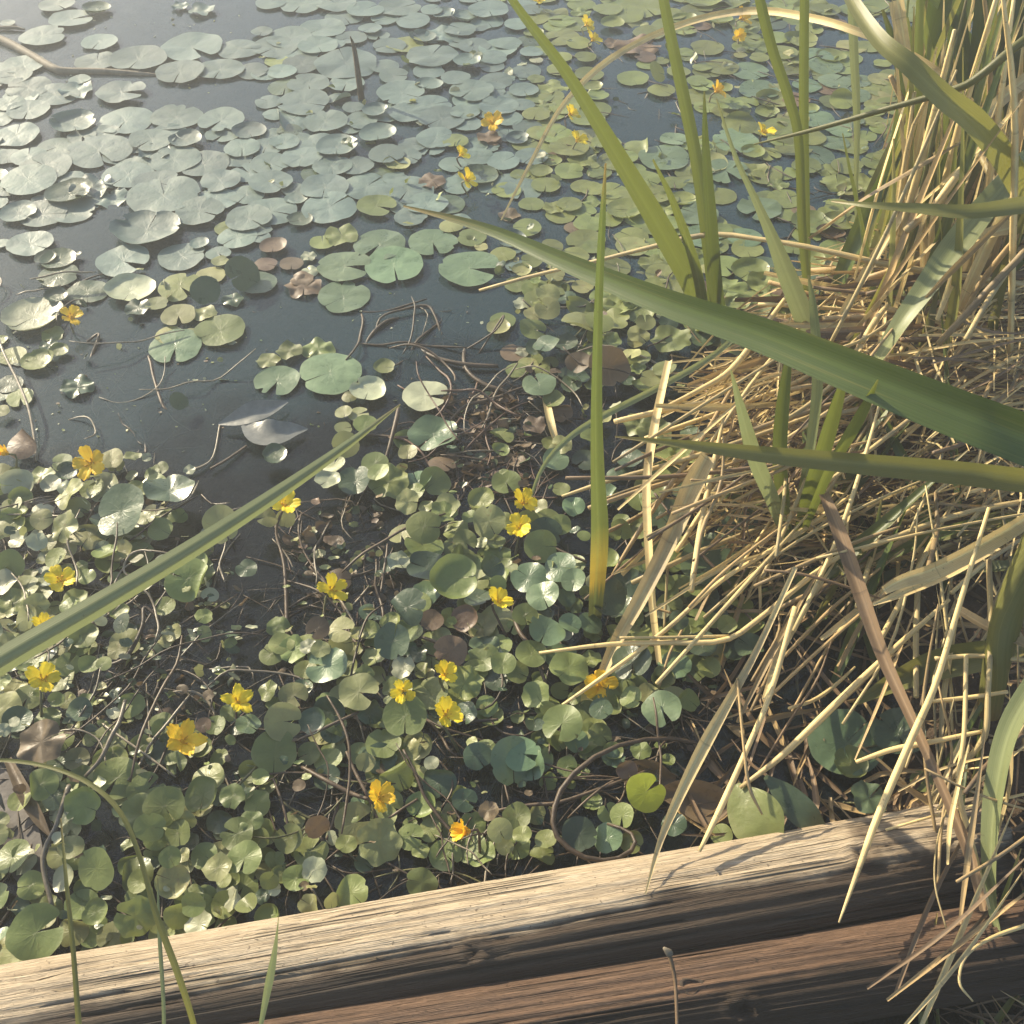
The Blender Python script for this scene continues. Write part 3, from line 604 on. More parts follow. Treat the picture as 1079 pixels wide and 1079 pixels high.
for poly, tries, (a, b), kinds, holes in FILL:
    xs_ = [p[0] for p in poly]; ys_ = [p[1] for p in poly]; k = 0
    while k < tries:
        x, y = rnd.uniform(min(xs_), max(xs_)), rnd.uniform(min(ys_), max(ys_))
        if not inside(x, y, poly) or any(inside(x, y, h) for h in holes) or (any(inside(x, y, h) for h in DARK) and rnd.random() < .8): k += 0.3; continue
        k += 1
        # keep off the middle of pads that are already there
        if any((x - q['px']) ** 2 + ((y - q['py']) * 1.5) ** 2 < (0.40 * q['w']) ** 2 for q in PADREC): continue
        w_ = rnd.uniform(a, b); kd = rnd.choice(kinds)
        PADREC.append(pad_record(x, y, w_, kd, rnd.choice(('', '', '', 'h', 'r', 'k', 'c' if y > 420 else '')), int(x * 997 + y * 31), True))
# no pad may stand inside the logs
def log_clear(q):
    for a, b, rr in ((A1, B1, R1), (A2, B2, R2)):
        ab = (b - a); t = (q['p'] - a).dot(ab) / ab.length_squared
        if 0 <= t <= 1:
            dd = q['p'] - (a + ab * t)
            if math.hypot(dd.y, dd.z) < rr + q['r'] * 0.55: return False
            if dd.y < 0: return False
    return True
def seen(q): return -30 < q['px'] < 1109 and -25 < q['py'] < 1000
PADREC = [q for q in PADREC if log_clear(q)]
order = sorted([q for q in PADREC if seen(q)], key=lambda q: -(q['w'] ** 2) * (1 if q['py'] > 300 else 0.6))
SINGLES = order[:290]; ids = {id(q) for q in SINGLES}
REST = [q for q in PADREC if id(q) not in ids]
GRP_PADS = 'lily pads spread over the pond'
def place(q, ring=None, seg=None):
    v, f, uv = pad_geo(q['r'], q['rot'], q['form'], q['q'], seg or (64 if q['w'] > 40 else 48 if q['w'] > 28 else 30), ring or (6 if q['w'] > 28 else 5), q['near'])
    m3 = q['q3'].to_matrix()
    return [q['p'] + m3 @ p for p in v], f, uv
PAD_OBJ = []
def pad_stalk(q, mb):
    p = q['p']; r = q['r']; rr = random.Random(q['q'] + 5)
    ax_ = q['q3'] @ Vector((0, 0, -1)); e = p + Vector((rr.uniform(-1, 1), rr.uniform(-0.6, 1.0), 0)) * 0.05; e.z = -0.03
    tube(mb, [(*(p + ax_ * 0.001), 0.0011), (*(p + ax_ * 0.012), 0.0012), (*((p + e) / 2 + ax_ * 0.006), 0.0013), (*e, 0.0014)], 7, 5, rr.random())
for q in SINGLES:
    v, f, uv = place(q)
    o = MB().add(v, f, uv, q['tint']).build('lily_pad', M[q['kind']], origin=q['p'])
    if q['near'] and q['p'].z > 0.02 and q['w'] > 22:
        s = MB(); pad_stalk(q, s); s.build('leaf_stalk', M['stalk'], parent=o, origin=q['p'])
    PAD_OBJ.append((o, q))
mb = MB(); keys = list('gnydtblw')
for q in REST:
    v, f, uv = place(q, 4, 18); mb.add(v, f, uv, q['tint'], keys.index(q['kind']))
o = mb.build('small_lily_foliage', [M[k] for k in keys]); tag(o, kind='stuff')

# ------------------------------------------------------------------ flowers
def petal_geo(L, W, q, star):
    r_ = random.Random(q); n, m_ = 9, 8; v = []; uv = []; f = []
    tw = r_.uniform(-0.25, 0.25); bend = r_.uniform(-0.1, 0.5)
    for i in range(n + 1):
        u = i / n
        wid = W * (0.20 + 0.80 * math.sin(math.pi * min(1, u ** 0.9) * (0.62 if not star else 0.8))) * (1 if u < 0.9 else 0.93)
        for j in range(m_ + 1):
            s = j / m_ * 2 - 1
            fr = 0.035 * L * r_.uniform(-1, 1) if i == n else 0
            notch = -0.10 * L * math.exp(-(s / 0.22) ** 2) * (u ** 6)
            frs = 0.06 * W * r_.uniform(-1, 1) if abs(s) == 1 and u > 0.35 else 0
            x = L * u + fr + notch - 0.16 * L * s * s * u * u
            y = wid * s / 2 + frs
            z = 0.20 * L * math.sin(u * 1.6) - bend * L * u * u * 0.55 + 0.10 * W * (s * s) * u + tw * s * W * u * 0.3 + 0.035 * L * math.cos(s * 9) * u + 0.012 * L * r_.uniform(-1, 1) * (u > 0.7)
            v.append(Vector((x, y, z))); uv.append((j / m_, u))
    for i in range(n):
        for j in range(m_): a = i * (m_ + 1) + j; f.append((a, a + 1, a + m_ + 2, a + m_ + 1))
    return v, f, uv
GRP_FL = 'yellow flowers of the lily pads'
FLOWER_OBJ = []
for i, (px, py, wpx, fd, lean, kd, label, mark) in enumerate(FLOWERS):
    r_ = random.Random(300 + i)
    z = 0.028 + 0.03 * r_.random() if py > 420 else 0.018 + 0.012 * r_.random()
    if label.startswith('shaded') or 'on far grey' in label: z = 0.018
    c = at(px, py, z); rad = size_at(c, wpx) / 2 * 1.10
    root = empty('yellow_flower', c); tag(root, label, 'flower', GRP_FL)
    lx, ly = math.cos(R(fd)), math.sin(R(fd))
    axis_ = Vector((lx, ly, 0)); qn = Vector((0, 0, 1)).rotation_difference((Vector((0, 0, 1)) * math.cos(R(lean)) - axis_ * 0 + Vector((lx, ly * 0.4 - 0.45, 0)).normalized() * math.sin(R(lean)) * 0.75).normalized())
    a0 = r_.uniform(0, 6.28); star = 'star' in label; closed = 'half closed' in label or 'withering' in label
    mat = M['petalo'] if kd == 'o' else M['petal']
    for k in range(5):
        L = rad * r_.uniform(0.92, 1.08); W = rad * (0.60 if star else r_.uniform(0.62, 0.78))
        v, f, uv = petal_geo(L, W, i * 10 + k, star)
        a = a0 + k * 2 * math.pi / 5 + r_.uniform(-0.12, 0.12); rz = Quaternion((0, 0, 1), a); ti = Quaternion((0, 1, 0), R(-r_.uniform(8, 34) if not closed else -r_.uniform(30, 62)))
        v = [c + qn @ (rz @ (ti @ (p + Vector((rad * 0.06, 0, 0.0006 * k))))) for p in v]
        MB().add(v, f, uv, min(1, max(0, r_.gauss(0.5, 0.12)))).build('petal', mat, parent=root, origin=c)
    m = MB(); t0, t1 = c + qn @ Vector((0, 0, -0.001)), c + qn @ Vector((0, 0, rad * 0.22))
    tube(m, [(*t0, rad * 0.13), (*((t0 + t1) / 2), rad * 0.11), (*t1, rad * 0.04)], 4, 8)
    for k in range(5):
        a = a0 + 0.6 + k * 1.2566; s0 = c + qn @ Vector((rad * 0.15 * math.cos(a), rad * 0.15 * math.sin(a), rad * 0.05)); s1 = c + qn @ Vector((rad * 0.25 * math.cos(a), rad * 0.25 * math.sin(a), rad * 0.28))
        tube(m, [(*s0, rad * 0.03), (*((s0 + s1) / 2), rad * 0.04), (*s1, rad * 0.05)], 3, 5)
    m.build('flower_center', M['fcen'], parent=root, origin=c)
    m = MB(); b = c + qn @ Vector((0, 0, -rad * 0.06)); e = c + Vector((r_.uniform(-0.03, 0.03), -r_.uniform(0.01, 0.05), 0)); e.z = -0.03
    if label.startswith('yellow flower on a long'):
        e = at(303, 690, 0.004); b2 = at(291, 560, 0.02); b3 = at(300, 600, 0.015)
        tube(m, [(*b, .0016), (*b2, .002), (*b3, .0024), (*e, .003)], 14, 7)
    else: tube(m, [(*b, .0016), (*(b + (qn @ Vector((0, 0, -0.012)))), .0016), (*((b + e) / 2 + Vector((0, 0, -0.004))), .0017), (*e, .0018)], 8, 6)
    m.build('stalk', M['stem'] if r_.random() < 0.6 else M['stalk'], parent=root, origin=c)
    FLOWER_OBJ.append((root, px, py, mark))
# ------------------------------------------------------------------ reed leaves and dry stalks read off the photograph
def wmap(pts3, wpx): return [(*p, size_at(p, w_)) for p, w_ in zip(pts3, wpx)]
def leaf_z(path, n=26, **kw):
    "path of (px, py, width px, z)"
    m = MB(); ribbon(m, wmap([at(x, y, z) for x, y, _, z in path], [q[2] for q in path]), n, **kw); return m
def leaf_up(path, base, lean, n=26, dlean=0.0, **kw):
    "path of (px, py, width px), lowest first, in a plane through base that leans more and more"
    m = MB(); N = len(path) - 1
    pts = [upright(x, y, base, lean + dlean * i / N) for i, (x, y, _) in enumerate(path)]
    ribbon(m, wmap(pts, [q[2] for q in path]), n, **kw); return m
GRP_LEAF = 'green reed leaves over the pond edge'
MARKS = []         # (phrase, px, py)
def one(name, m, mat, label, cat, group=None, origin=None):
    o = m.build(name, M[mat], origin=origin if origin is not None else m.v[0]); tag(o, label, cat, group); return o
# the three long leaves that come in from outside the frame
m = leaf_z([(1420,600,70,.30),(1250,528,60,.40),(1079,462,54,.43),(1000,432,51,.43),(900,392,45,.42),(800,352,37,.40),(700,318,29,.37),(600,278,20,.33),(510,240,11,.29),(425,217,2,.25)], 40, roll=-14, fold=.12, tint=.55)
one('reed_leaf', m, 'leafd', 'widest dark green reed leaf, arching in to a point over the far pads', 'reed leaf', GRP_LEAF)
m = leaf_z([(1420,560,26,.22),(1250,525,27,.28),(1079,506,26,.31),(1000,497,25,.31),(900,488,22,.30),(800,478,17,.29),(720,468,9,.28),(648,460,1.5,.26)], 34, roll=-10, fold=.2, tint=.42)
one('reed_leaf', m, 'olive', 'narrow near-level green leaf crossing the straw, below the widest dark leaf', 'reed leaf', GRP_LEAF)
m = leaf_z([(-420,960,26,.05),(-150,792,27,.10),(0,698,27,.13),(100,640,24,.14),(200,580,20,.14),(300,515,15,.13),(370,466,9,.12),(422,426,1.5,.11)], 34, roll=6, fold=-.42, tint=.45)
one('reed_leaf', m, 'pale', 'long straight green leaf slanting out over the small pads and flowers', 'reed leaf', GRP_LEAF)
m = leaf_up([(625,668,13),(629,610,18),(631,560,20),(629,500,16),(628,430,13),(630,330,10),(634,240,8),(638,172,2)], at(625,668,-.03), 8, 34, fold=.25, roll=22, tint=.55)
one('reed_leaf', m, 'yellowing', 'upright leaf standing alone in the pads, bright yellow near the waterline', 'reed leaf', GRP_LEAF)
# a fan of leaves standing in the water by the far pads
GRP_PL = 'reed plants with several leaves'
B0 = at(752,352,.0)
def plant(label, base, leaves):
    root = empty('reed_plant', base); tag(root, label, 'reed', GRP_PL)
    for path, lean, mat, kw in leaves:
        m = leaf_up(path, base, lean, 26, **kw); m.build('leaf', M[mat], parent=root, origin=base)
    return root
plant('fan of four tall green leaves rising from the water beyond the widest leaf', B0, [
 ([(748,360,20),(733,310,23),(700,248,24),(660,180,20),(600,82,13),(545,8,9),(500,-60,2)], 10, 'leaf', dict(roll=15, tint=.6, fold=.22)),
 ([(756,356,15),(750,290,13),(736,182,13),(722,110,13),(709,50,12),(696,-15,10),(684,-80,2)], -6, 'leaf', dict(roll=-30, tint=.45, twist=60)),
 ([(760,358,18),(753,300,18),(748,230,16),(743,150,9),(742,96,2)], 4, 'leafd', dict(roll=35, tint=.5)),
 ([(745,358,12),(735,290,11),(712,220,8),(688,168,2)], 12, 'leaf', dict(roll=10, tint=.7)),
])
plant('short fan of green leaves growing out of the straw under the level leaf', at(834,580,.02), [
 ([(834,582,8),(815,530,15),(796,485,17),(783,440,12),(770,390,2)], 12, 'pale', dict(roll=15, tint=.45)),
 ([(833,582,6),(826,530,14),(822,480,16),(826,420,14),(835,350,3)], -6, 'leaf', dict(roll=-20, tint=.7)),
 ([(837,582,8),(850,530,17),(866,478,18),(880,430,15),(893,385,3)], 2, 'leaf', dict(roll=25, tint=.5)),
 ([(838,582,6),(846,520,10),(856,460,12),(862,400,13),(858,330,10),(852,290,2)], -10, 'pale', dict(roll=-30, tint=.55)),
 ([(838,580,6),(872,500,12),(905,440,14),(925,400,2)], 18, 'leaf', dict(roll=30, tint=.55)),
])
plant('pair of slim upright green leaves between the pads and the straw', at(852,345,.0), [
 ([(851,345,7),(849,240,9),(847,140,10),(847,60,10),(848,-20,9),(850,-90,3)], -4, 'leaf', dict(roll=10, tint=.5)),
 ([(855,345,8),(846,250,9),(842,150,10),(832,105,11),(815,55,11),(802,5,11),(788,-60,4)], 4, 'leaf', dict(roll=-15, tint=.55)),
])
plant('clump of broad deep green leaves standing behind the arching leaf', at(955,250,.01), [
 ([(940,262,14),(948,200,22),(962,110,24),(978,30,24),(990,-50,20),(1004,-150,3)], 0, 'leafd', dict(roll=15, tint=.45)),
 ([(925,265,10),(938,190,12),(950,120,13),(961,60,10),(968,20,2)], 4, 'leaf', dict(roll=-10, tint=.6)),
 ([(934,262,12),(952,190,18),(958,130,19),(950,70,14),(930,10,3)], 8, 'leafd', dict(roll=-25, tint=.5)),
 ([(955,258,9),(985,150,12),(1000,70,12),(1008,0,11),(1010,-80,3)], -4, 'leafd', dict(roll=20, tint=.55)),
])
plant('tall olive leaves standing at the very corner beyond the bright straw', at(1075,235,.03), [
 ([(1076,240,10),(1082,150,16),(1078,60,16),(1072,-30,14),(1062,-130,3)], 0, 'leafd', dict(roll=-15, tint=.5)),
 ([(1070,240,10),(1052,170,14),(1040,80,15),(1046,-10,13),(1060,-110,3)], 4, 'olive', dict(roll=20, tint=.4)),
 ([(1072,240,8),(1085,130,12),(1010,30,12),(960,-30,8)], 8, 'leafd', dict(roll=30, tint=.45)),
])
plant('leaning deep green leaves between the clump and the corner leaves', at(1002,262,.02), [
 ([(1003,265,11),(1012,190,16),(1018,110,17),(1010,20,16),(1002,-80,4)], 0, 'leafd', dict(roll=12, tint=.42)),
 ([(999,265,10),(985,200,14),(975,120,16),(990,30,15),(1020,-70,3)], 3, 'leafd', dict(roll=-20, tint=.5)),
 ([(1004,265,8),(1026,180,11),(1050,90,11),(1075,10,9),(1100,-60,3)], -3, 'leaf', dict(roll=25, tint=.45)),
])
plant('upright green leaves rising through the bright straw beyond the folded leaf', at(1035,260,.03), [
 ([(1036,262,11),(1030,180,14),(1028,90,14),(1035,0,14),(1044,-90,4)], 0, 'leafd', dict(roll=-20, tint=.5)),
 ([(1042,262,11),(1048,170,13),(1058,90,13),(1062,0,12),(1058,-100,3)], -5, 'olive', dict(roll=15, tint=.4)),
 ([(1030,262,8),(1008,190,10),(992,110,11),(976,40,9),(960,-40,2)], 6, 'leaf', dict(roll=35, tint=.45)),
])
# single leaves
m = leaf_up([(903,255,3),(902,200,4),(903,130,7),(900,60,9),(897,-20,9),(894,-90,2)], at(903,258,0), -2, 20, tint=.6)
one('reed_leaf', m, 'pale', 'thin straight upright leaf between the pads and the broad deep green clump', 'reed leaf', GRP_LEAF)
m = leaf_z([(1150,330,20,.02),(1110,262,24,.16),(1079,203,26,.38),(1055,163,26,.45),(1026,127,26,.50),(995,103,24,.53),(958,68,21,.56),(925,40,18,.57),(893,-8,13,.58),(870,-60,4,.58)], 34, roll=12, tint=.5)
one('reed_leaf', m, 'olive', 'broad yellowish green leaf bowing across the deep green clump', 'reed leaf', GRP_LEAF)
m = leaf_z([(1060,150,10,.34),(1000,86,9,.42),(945,50,8.5,.46),(900,32,8,.47),(860,20,8,.46),(800,11,7.5,.43),(740,19,7,.39),(680,41,6.5,.33),(630,72,7,.27),(590,115,5,.20),(560,170,4,.12),(528,232,1.5,.03)], 40, roll=0, tint=.55)
one('reed_leaf', m, 'straw', 'bleached arching leaf that bends down to the far pads behind the fan', 'reed leaf', GRP_LEAF)
m = leaf_up([(872,405,16),(862,368,21),(848,335,22),(830,290,20),(813,248,13),(796,210,8),(775,165,5),(755,104,1.5)], at(872,408,.02), 4, 26, roll=-15, tint=.6)
one('reed_leaf', m, 'pale', 'leaf with a straw coloured needle tip leaning over the far flowers', 'reed leaf', GRP_LEAF)
m = leaf_z([(1160,205,18,.46),(1079,216,18,.48),(1020,223,15,.48),(960,219,10,.47),(915,216,6,.46),(876,212,1.5,.44)], 24, roll=10, tint=.45)
one('reed_leaf', m, 'olive', 'level olive leaf crossing the bright upright straw', 'reed leaf', GRP_LEAF)
m = leaf_z([(1130,120,18,.42),(1079,172,22,.39),(1040,216,26,.36),(1005,262,30,.32),(978,300,26,.29),(952,336,22,.26),(930,370,19,.22),(908,402,15,.17)], 30, roll=-20, twist=75, tint=.55)
one('reed_leaf', m, 'pale', 'pale folded ribbon leaf twisting down into the brown straw', 'reed leaf', GRP_LEAF)
m = leaf_z([(1150,640,22,.30),(1090,722,24,.24),(1062,772,24,.20),(1048,835,24,.16),(1043,900,21,.12),(1047,960,15,.09),(1062,1015,3,.07)], 26, roll=10, twist=50, tint=.5)
one('reed_leaf', m, 'pale', 'striped green ribbon leaf hanging down at the end of the pale log', 'reed leaf', GRP_LEAF)
m = leaf_z([(1100,720,14,.2),(1035,760,12,.16),(1000,815,10,.10)], 14, roll=30, tint=.6)
# small grasses in front of the logs
m = leaf_z([(86,1100,7,.12),(83,1079,6,.14),(77,1000,5,.17),(70,930,4,.19),(64,862,1.5,.20)], 20, tint=.5)
one('grass_blade', m, 'olive', 'thin upright grass blade standing before the plain end of the pale log', 'grass blade', 'grass blades rising in front of the logs')
m = leaf_z([(207,1100,6,.10),(203,1075,6,.13),(186,1022,7,.17),(165,965,6.5,.20),(148,905,5,.22),(128,858,5,.235),(98,828,5,.24),(55,809,4,.24),(5,801,4,.23),(-40,804,1.5,.22)], 34, tint=.55)
one('grass_blade', m, 'olive', 'green grass blade that bends over flat at the top, crossing the pale log', 'grass blade', 'grass blades rising in front of the logs')
m = leaf_z([(173,1100,4,.10),(172,1050,4,.13),(168,985,4,.16),(166,925,1.2,.18)], 16, tint=.6)
one('grass_blade', m, 'pale', 'threadlike grass stem next to the bent grass blade', 'grass blade', 'grass blades rising in front of the logs')
m = leaf_z([(272,1095,4,.08),(277,1068,6,.10),(284,1030,11,.125),(289,1000,10,.14),(294,962,1.2,.16)], 18, twist=80, tint=.7)
one('grass_blade', m, 'pale', 'short twisted pale grass tip standing in front of the pale log', 'grass blade', 'grass blades rising in front of the logs')

# dry stalks: path of (px, py, width px, z); t tube, f flat
GRP_ST = 'dry stalks lying in the straw'
TRACED = [
 ('straw','f',[(838,598,5,.20),(800,680,7,.16),(770,735,10,.13),(742,785,14,.11),(715,840,11,.10),(696,885,7,.09),(680,942,1.5,.085)],'widest bleached stalk leaning down onto the pale log','stalk'),
 ('straw','t',[(838,640,6,.16),(812,730,6,.13),(786,792,6,.11),(760,850,7,.10),(737,897,4,.09)],'bleached jointed stalk reaching the pale log beside the widest one','stalk'),
 ('tan','t',[(777,715,3,.14),(784,790,3,.12),(790,830,4,.10),(803,858,2,.08)],'thread thin bent straw crossing the jointed stalk','stalk'),
 ('straw','t',[(568,688,3,.05),(640,679,5,.06),(700,677,6,.06),(762,675,6,.07),(800,652,6,.08),(860,603,6,.09),(925,560,5,.10),(985,520,3,.10)],'long level straw with a sharp kink, over the shaded pads','stalk'),
 ('straw','t',[(653,672,3,.066),(700,671.5,3,.067),(768,670,3,.07)],'short level straw lying along the kinked one','stalk'),
 ('straw','t',[(580,752,3,.03),(640,710,5,.05),(700,665,5,.06),(760,612,5,.08),(820,575,5,.09),(900,520,4,.10)],'long thin straw that ends at the shaded orange flower','stalk'),
 ('straw','f',[(634,712,10,.02),(650,675,13,.04),(676,628,16,.07),(705,570,18,.10),(728,515,22,.13),(746,480,16,.15)],'thick split dry stalk with a broken top, standing in the pads','stalk'),
 ('straw','f',[(695,700,6,.01),(688,640,8,.04),(684,580,9,.07),(682,510,10,.10),(690,450,10,.13),(705,380,8,.16)],'upright bleached stalk standing just beyond the thick split one','stalk'),
 ('straw','t',[(700,662,3,.02),(704,590,3,.06)],'short thin upright straw between the split stalk and the kinked straw','stalk'),
 ('straw','t',[(592,523,3,.06),(640,507,5,.08),(690,493,5,.10),(735,480,6,.11),(800,458,5,.12),(860,436,4,.13)],'straw reaching out over the small pads below the level leaf','stalk'),
 ('tan','t',[(645,606,3,.03),(668,568,5,.06),(700,520,5,.09),(735,470,5,.11),(772,408,4,.13)],'slanting tan stalk crossing the upright bleached one','stalk'),
 ('pale','f',[(555,540,2,.01),(568,500,4,.06),(590,470,6,.09),(625,444,7,.11),(700,405,7,.13),(755,372,6,.14),(800,330,3,.15)],'greenish straw arching away from the small pads','stalk'),
 ('straw','t',[(700,430,5,.12),(735,412,6,.13),(770,390,7,.14),(805,345,6,.16),(838,300,4,.17)],'bright straight straw passing under the widest dark leaf','stalk'),
 ('straw','t',[(505,306,3,.05),(560,291,4,.08),(620,277,4,.11),(680,262,5,.15),(745,247,6,.18),(800,252,5,.20),(860,262,6,.21),(950,282,7,.21),(1079,300,7,.20),(1150,310,5,.18)],'long thin stalk bowed across the fan of tall leaves','stalk'),
 ('olive','t',[(795,152,1.5,.36),(860,136,5,.42),(930,116,6,.47),(1000,96,8,.51),(1030,82,9,.53),(1079,42,10,.57),(1140,0,8,.60)],'thin green stalk crossing in front of the upright leaves','stalk'),
 ('brown','f',[(868,520,10,.20),(885,562,15,.19),(905,620,16,.17),(930,690,14,.15),(962,760,11,.14),(995,835,10,.13),(1020,895,12,.12),(1037,960,8,.11)],'stout dull brown leaf stalk sloping down to the end of the log','stalk'),
 ('straw','t',[(1042,535,4,.28),(1010,640,6,.22),(986,720,7,.18),(962,775,8,.15),(925,860,8,.12),(905,915,6,.115),(884,972,2,.12)],'long bleached stalk that falls across the rotten part of the log','stalk'),
 ('straw','t',[(1042,590,6,.20),(1044,660,6,.17),(1041,730,6,.15),(1037,776,7,.13),(1012,808,6,.10),(983,838,4,.08)],'upright bleached straw bent at its foot near the log end','stalk'),
 ('straw','t',[(1018,690,5,.16),(1016,770,5,.14),(1010,830,6,.12),(1024,890,7,.11),(1041,958,6,.10)],'knobbly white straw running down over the log end','stalk'),
 ('straw','t',[(902,803,4,.10),(940,790,6,.11),(980,782,6,.12),(1038,770,4,.13)],'pale level straw pointing at the shaded broad pads','stalk'),
 ('straw','t',[(780,830,4,.04),(822,798,7,.07),(870,752,8,.10),(905,718,7,.11),(955,672,6,.13),(1000,632,4,.14)],'slanting bleached straw above the broad spotted leaf','stalk'),
 ('straw','t',[(982,739,4,.12),(1020,735,5,.13),(1062,729,4,.14)],'short level straw near the folded end leaf','stalk'),
 ('straw','t',[(985,694,5,.14),(1030,691,5,.15),(1085,696,5,.16)],'level pale straw just below the olive sheath','stalk'),
 ('straw','f',[(931,622,9,.20),(950,612,15,.21),(985,600,18,.22),(1030,578,20,.24),(1085,545,18,.26),(1150,500,14,.26)],'wide pale leaf straw with a curled tip over the dark hollow','stalk'),
 ('straw','f',[(920,637,3,.18),(950,625,9,.19),(1000,603,12,.20),(1050,575,12,.21)],'narrow pale leaf straw lying under the wide curled one','stalk'),
 ('tan','f',[(1006,640,9,.16),(1040,660,11,.17),(1090,684,10,.18)],'flat tan straw running under the olive sheath','stalk'),
 ('straw','t',[(1000,845,2,.10),(988,885,2,.11),(985,930,2,.12),(997,978,2,.12)],'hair thin curved straw hanging over the log end','stalk'),
 ('straw','t',[(1090,972,5,.10),(1045,988,4,.11),(1018,1008,3,.12),(1011,1035,3,.12),(1025,1055,2,.11)],'hooked tan straw curling over the brown log','stalk'),
 ('brown','t',[(714,1100,4,.12),(713,1060,4,.125),(711,1030,4,.13),(705,1004,5,.14)],'short brown stem with a round bud in front of the brown log','stem'),
 ('straw','f',[(735,530,4,.04),(700,560,6,.06),(655,605,6,.05)],'pale straw lying close along the slanting tan stalk','stalk'),
 ('straw','f',[(945,0,16,.45),(955,60,14,.38),(968,130,13,.30),(978,200,14,.22),(985,280,12,.14),(985,330,8,.06)],'wide pinkish straw leaf standing through the deep green clump','stalk'),
 ('straw','f',[(1180,20,14,.40),(1079,85,14,.36),(1030,130,12,.33),(985,165,8,.30)],'bright straw leaf coming in above the bowing leaf','stalk'),
 ('straw','f',[(1110,240,16,.30),(1079,238,17,.30),(1045,245,12,.29),(1005,262,3,.27)],'short wide bright straw leaf beyond the folded leaf','stalk'),
 ('straw','f',[(575,420,8,.01),(580,445,9,.02),(587,470,6,.01)],'short flat pale straw standing among dark pads far from the bank','stalk'),
 ('tan','t',[(690,640,3,.03),(720,655,3,.03),(705,690,3,.02),(690,740,2,.0)],'twisted rootlet hanging under the kinked straw','stalk'),
]
LEAVES = []; STRAW = []         # object, px, py of its middle, words
for mat, kd, path, label, cat in TRACED:
    m = MB(); pts = [at(x, y, z) for x, y, _, z in path]
    if kd == 't': tube(m, [(*p, size_at(p, q[2]) / 2) for p, q in zip(pts, path)], 20, 7, rnd.random())
    else: ribbon(m, wmap(pts, [q[2] for q in path]), 24, roll=rnd.uniform(-20, 20), fold=.3, tint=rnd.uniform(.4, .8), twist=rnd.uniform(-30, 30))
    name = 'plant_stem' if cat == 'stem' else 'dry_stalk'
    o = m.build(name, M[mat], origin=pts[0]); tag(o, label, 'dry ' + cat, GRP_ST)
    if 'round bud' in label:
        b = MB(); tube(b, [(*(pts[-1] + Vector((.001, 0, -.004))), .002), (*pts[-1], .0036), (*(pts[-1] + Vector((-.005, .003, .004))), .0012)], 6, 8); b.build('bud', M['barkg'], parent=o, origin=pts[-1])
# olive sheath at the frame's edge
m = MB(); pts = [at(1125, 520, .34), at(1090, 575, .27), at(1068, 630, .21), at(1052, 690, .15), at(1042, 750, .08)]
tube(m, [(*p, size_at(p, w_) / 2) for p, w_ in zip(pts, (30, 38, 42, 40, 34))], 16, 14, .5, flat=.7)
one('reed_sheath', m, 'olive', 'thick smooth olive brown sheath among the dry stalks at the edge', 'reed sheath')

# further stalks of the mat, each an object; angle and place drawn, then kept if it stays in its zone
def stalk_filler(zone, n, ang, length, wid, zr, elev, mats, flat, name='dry_stalk', keep=STRAW):
    made = 0; xs_ = [p[0] for p in zone]; ys_ = [p[1] for p in zone]
    while made < n:
        px, py = rnd.uniform(min(xs_), max(xs_)), rnd.uniform(min(ys_), max(ys_))
        if not inside(px, py, zone): continue
        made += 1
        z = rnd.uniform(*zr); c = at(px, py, z); g0 = max(0.0, ground_z(c.x, c.y))
        a = R(rnd.gauss(*ang)); L = rnd.uniform(*length); el = R(rnd.gauss(*elev))
        d = Vector((math.cos(a) * math.cos(el), math.sin(a) * math.cos(el), math.sin(el)))
        if name == 'reed_leaf' and d.z < 0: d = -d
        A, B = c - d * (L / 2), c + d * (L / 2)
        if name == 'reed_leaf': s_ = A.z - g0; A.z -= s_; B.z -= s_; c.z -= s_
        lowest = min(A.z, B.z)
        if lowest < g0 - .02: A.z += g0 - .02 - lowest; B.z += g0 - .02 - lowest; c = (A + B) / 2
        sag = Vector((rnd.gauss(0, .025), rnd.gauss(0, .025), rnd.gauss(0.0, .03))) * L
        wpx = size_at(c, 1) * rnd.uniform(*wid)
        mat = rnd.choice(mats); m = MB()
        if rnd.random() < flat: ribbon(m, [(*A, wpx * .7), (*((A * 2 + B) / 3 + sag), wpx * 1.3), (*((A + B * 2) / 3 + sag * .7), wpx), (*B, wpx * .15)], 12, roll=rnd.uniform(-60, 60), fold=.3, tint=rnd.random(), twist=rnd.uniform(-120, 120))
        else:
            kink = Vector((rnd.gauss(0, .02), rnd.gauss(0, .02), rnd.gauss(0, .015))) if rnd.random() < .5 else Vector()
            tube(m, [(*A, wpx * .40), (*((A * 2 + B) / 3 + sag), wpx * .46), (*((A + B * 2) / 3 + sag * .8), wpx * .42), (*(B + kink), wpx * .22)], 10, 6, rnd.random())
        o = m.build(name, M[mat], origin=c)
        mid = proj((A + B) / 2)
        keep.append((o, mid[0], mid[1], mat, math.degrees(el), math.degrees(a)))
Zmid = [(690,430),(760,390),(860,370),(960,380),(1075,430),(1079,600),(960,640),(860,650),(770,640),(730,560),(690,520)]
stalk_filler(Zmid, 96, (40, 20), (.14, .40), (3, 7.5), (.04, .17), (2, 9), ['straw', 'straw', 'straw', 'tan', 'brown'], .35)
Zup = [(870,270),(1079,255),(1079,420),(930,405),(860,360)]
stalk_filler(Zup, 38, (-3, 12), (.18, .50), (4, 10), (.05, .20), (0, 5), ['brown', 'brown', 'tan', 'brown', 'straw'], .5)
stalk_filler([(860,300),(1079,290),(1079,430),(900,420)], 20, (42, 14), (.06, .2), (3, 7), (.16, .24), (8, 10), ['straw', 'straw', 'tan'], .4)
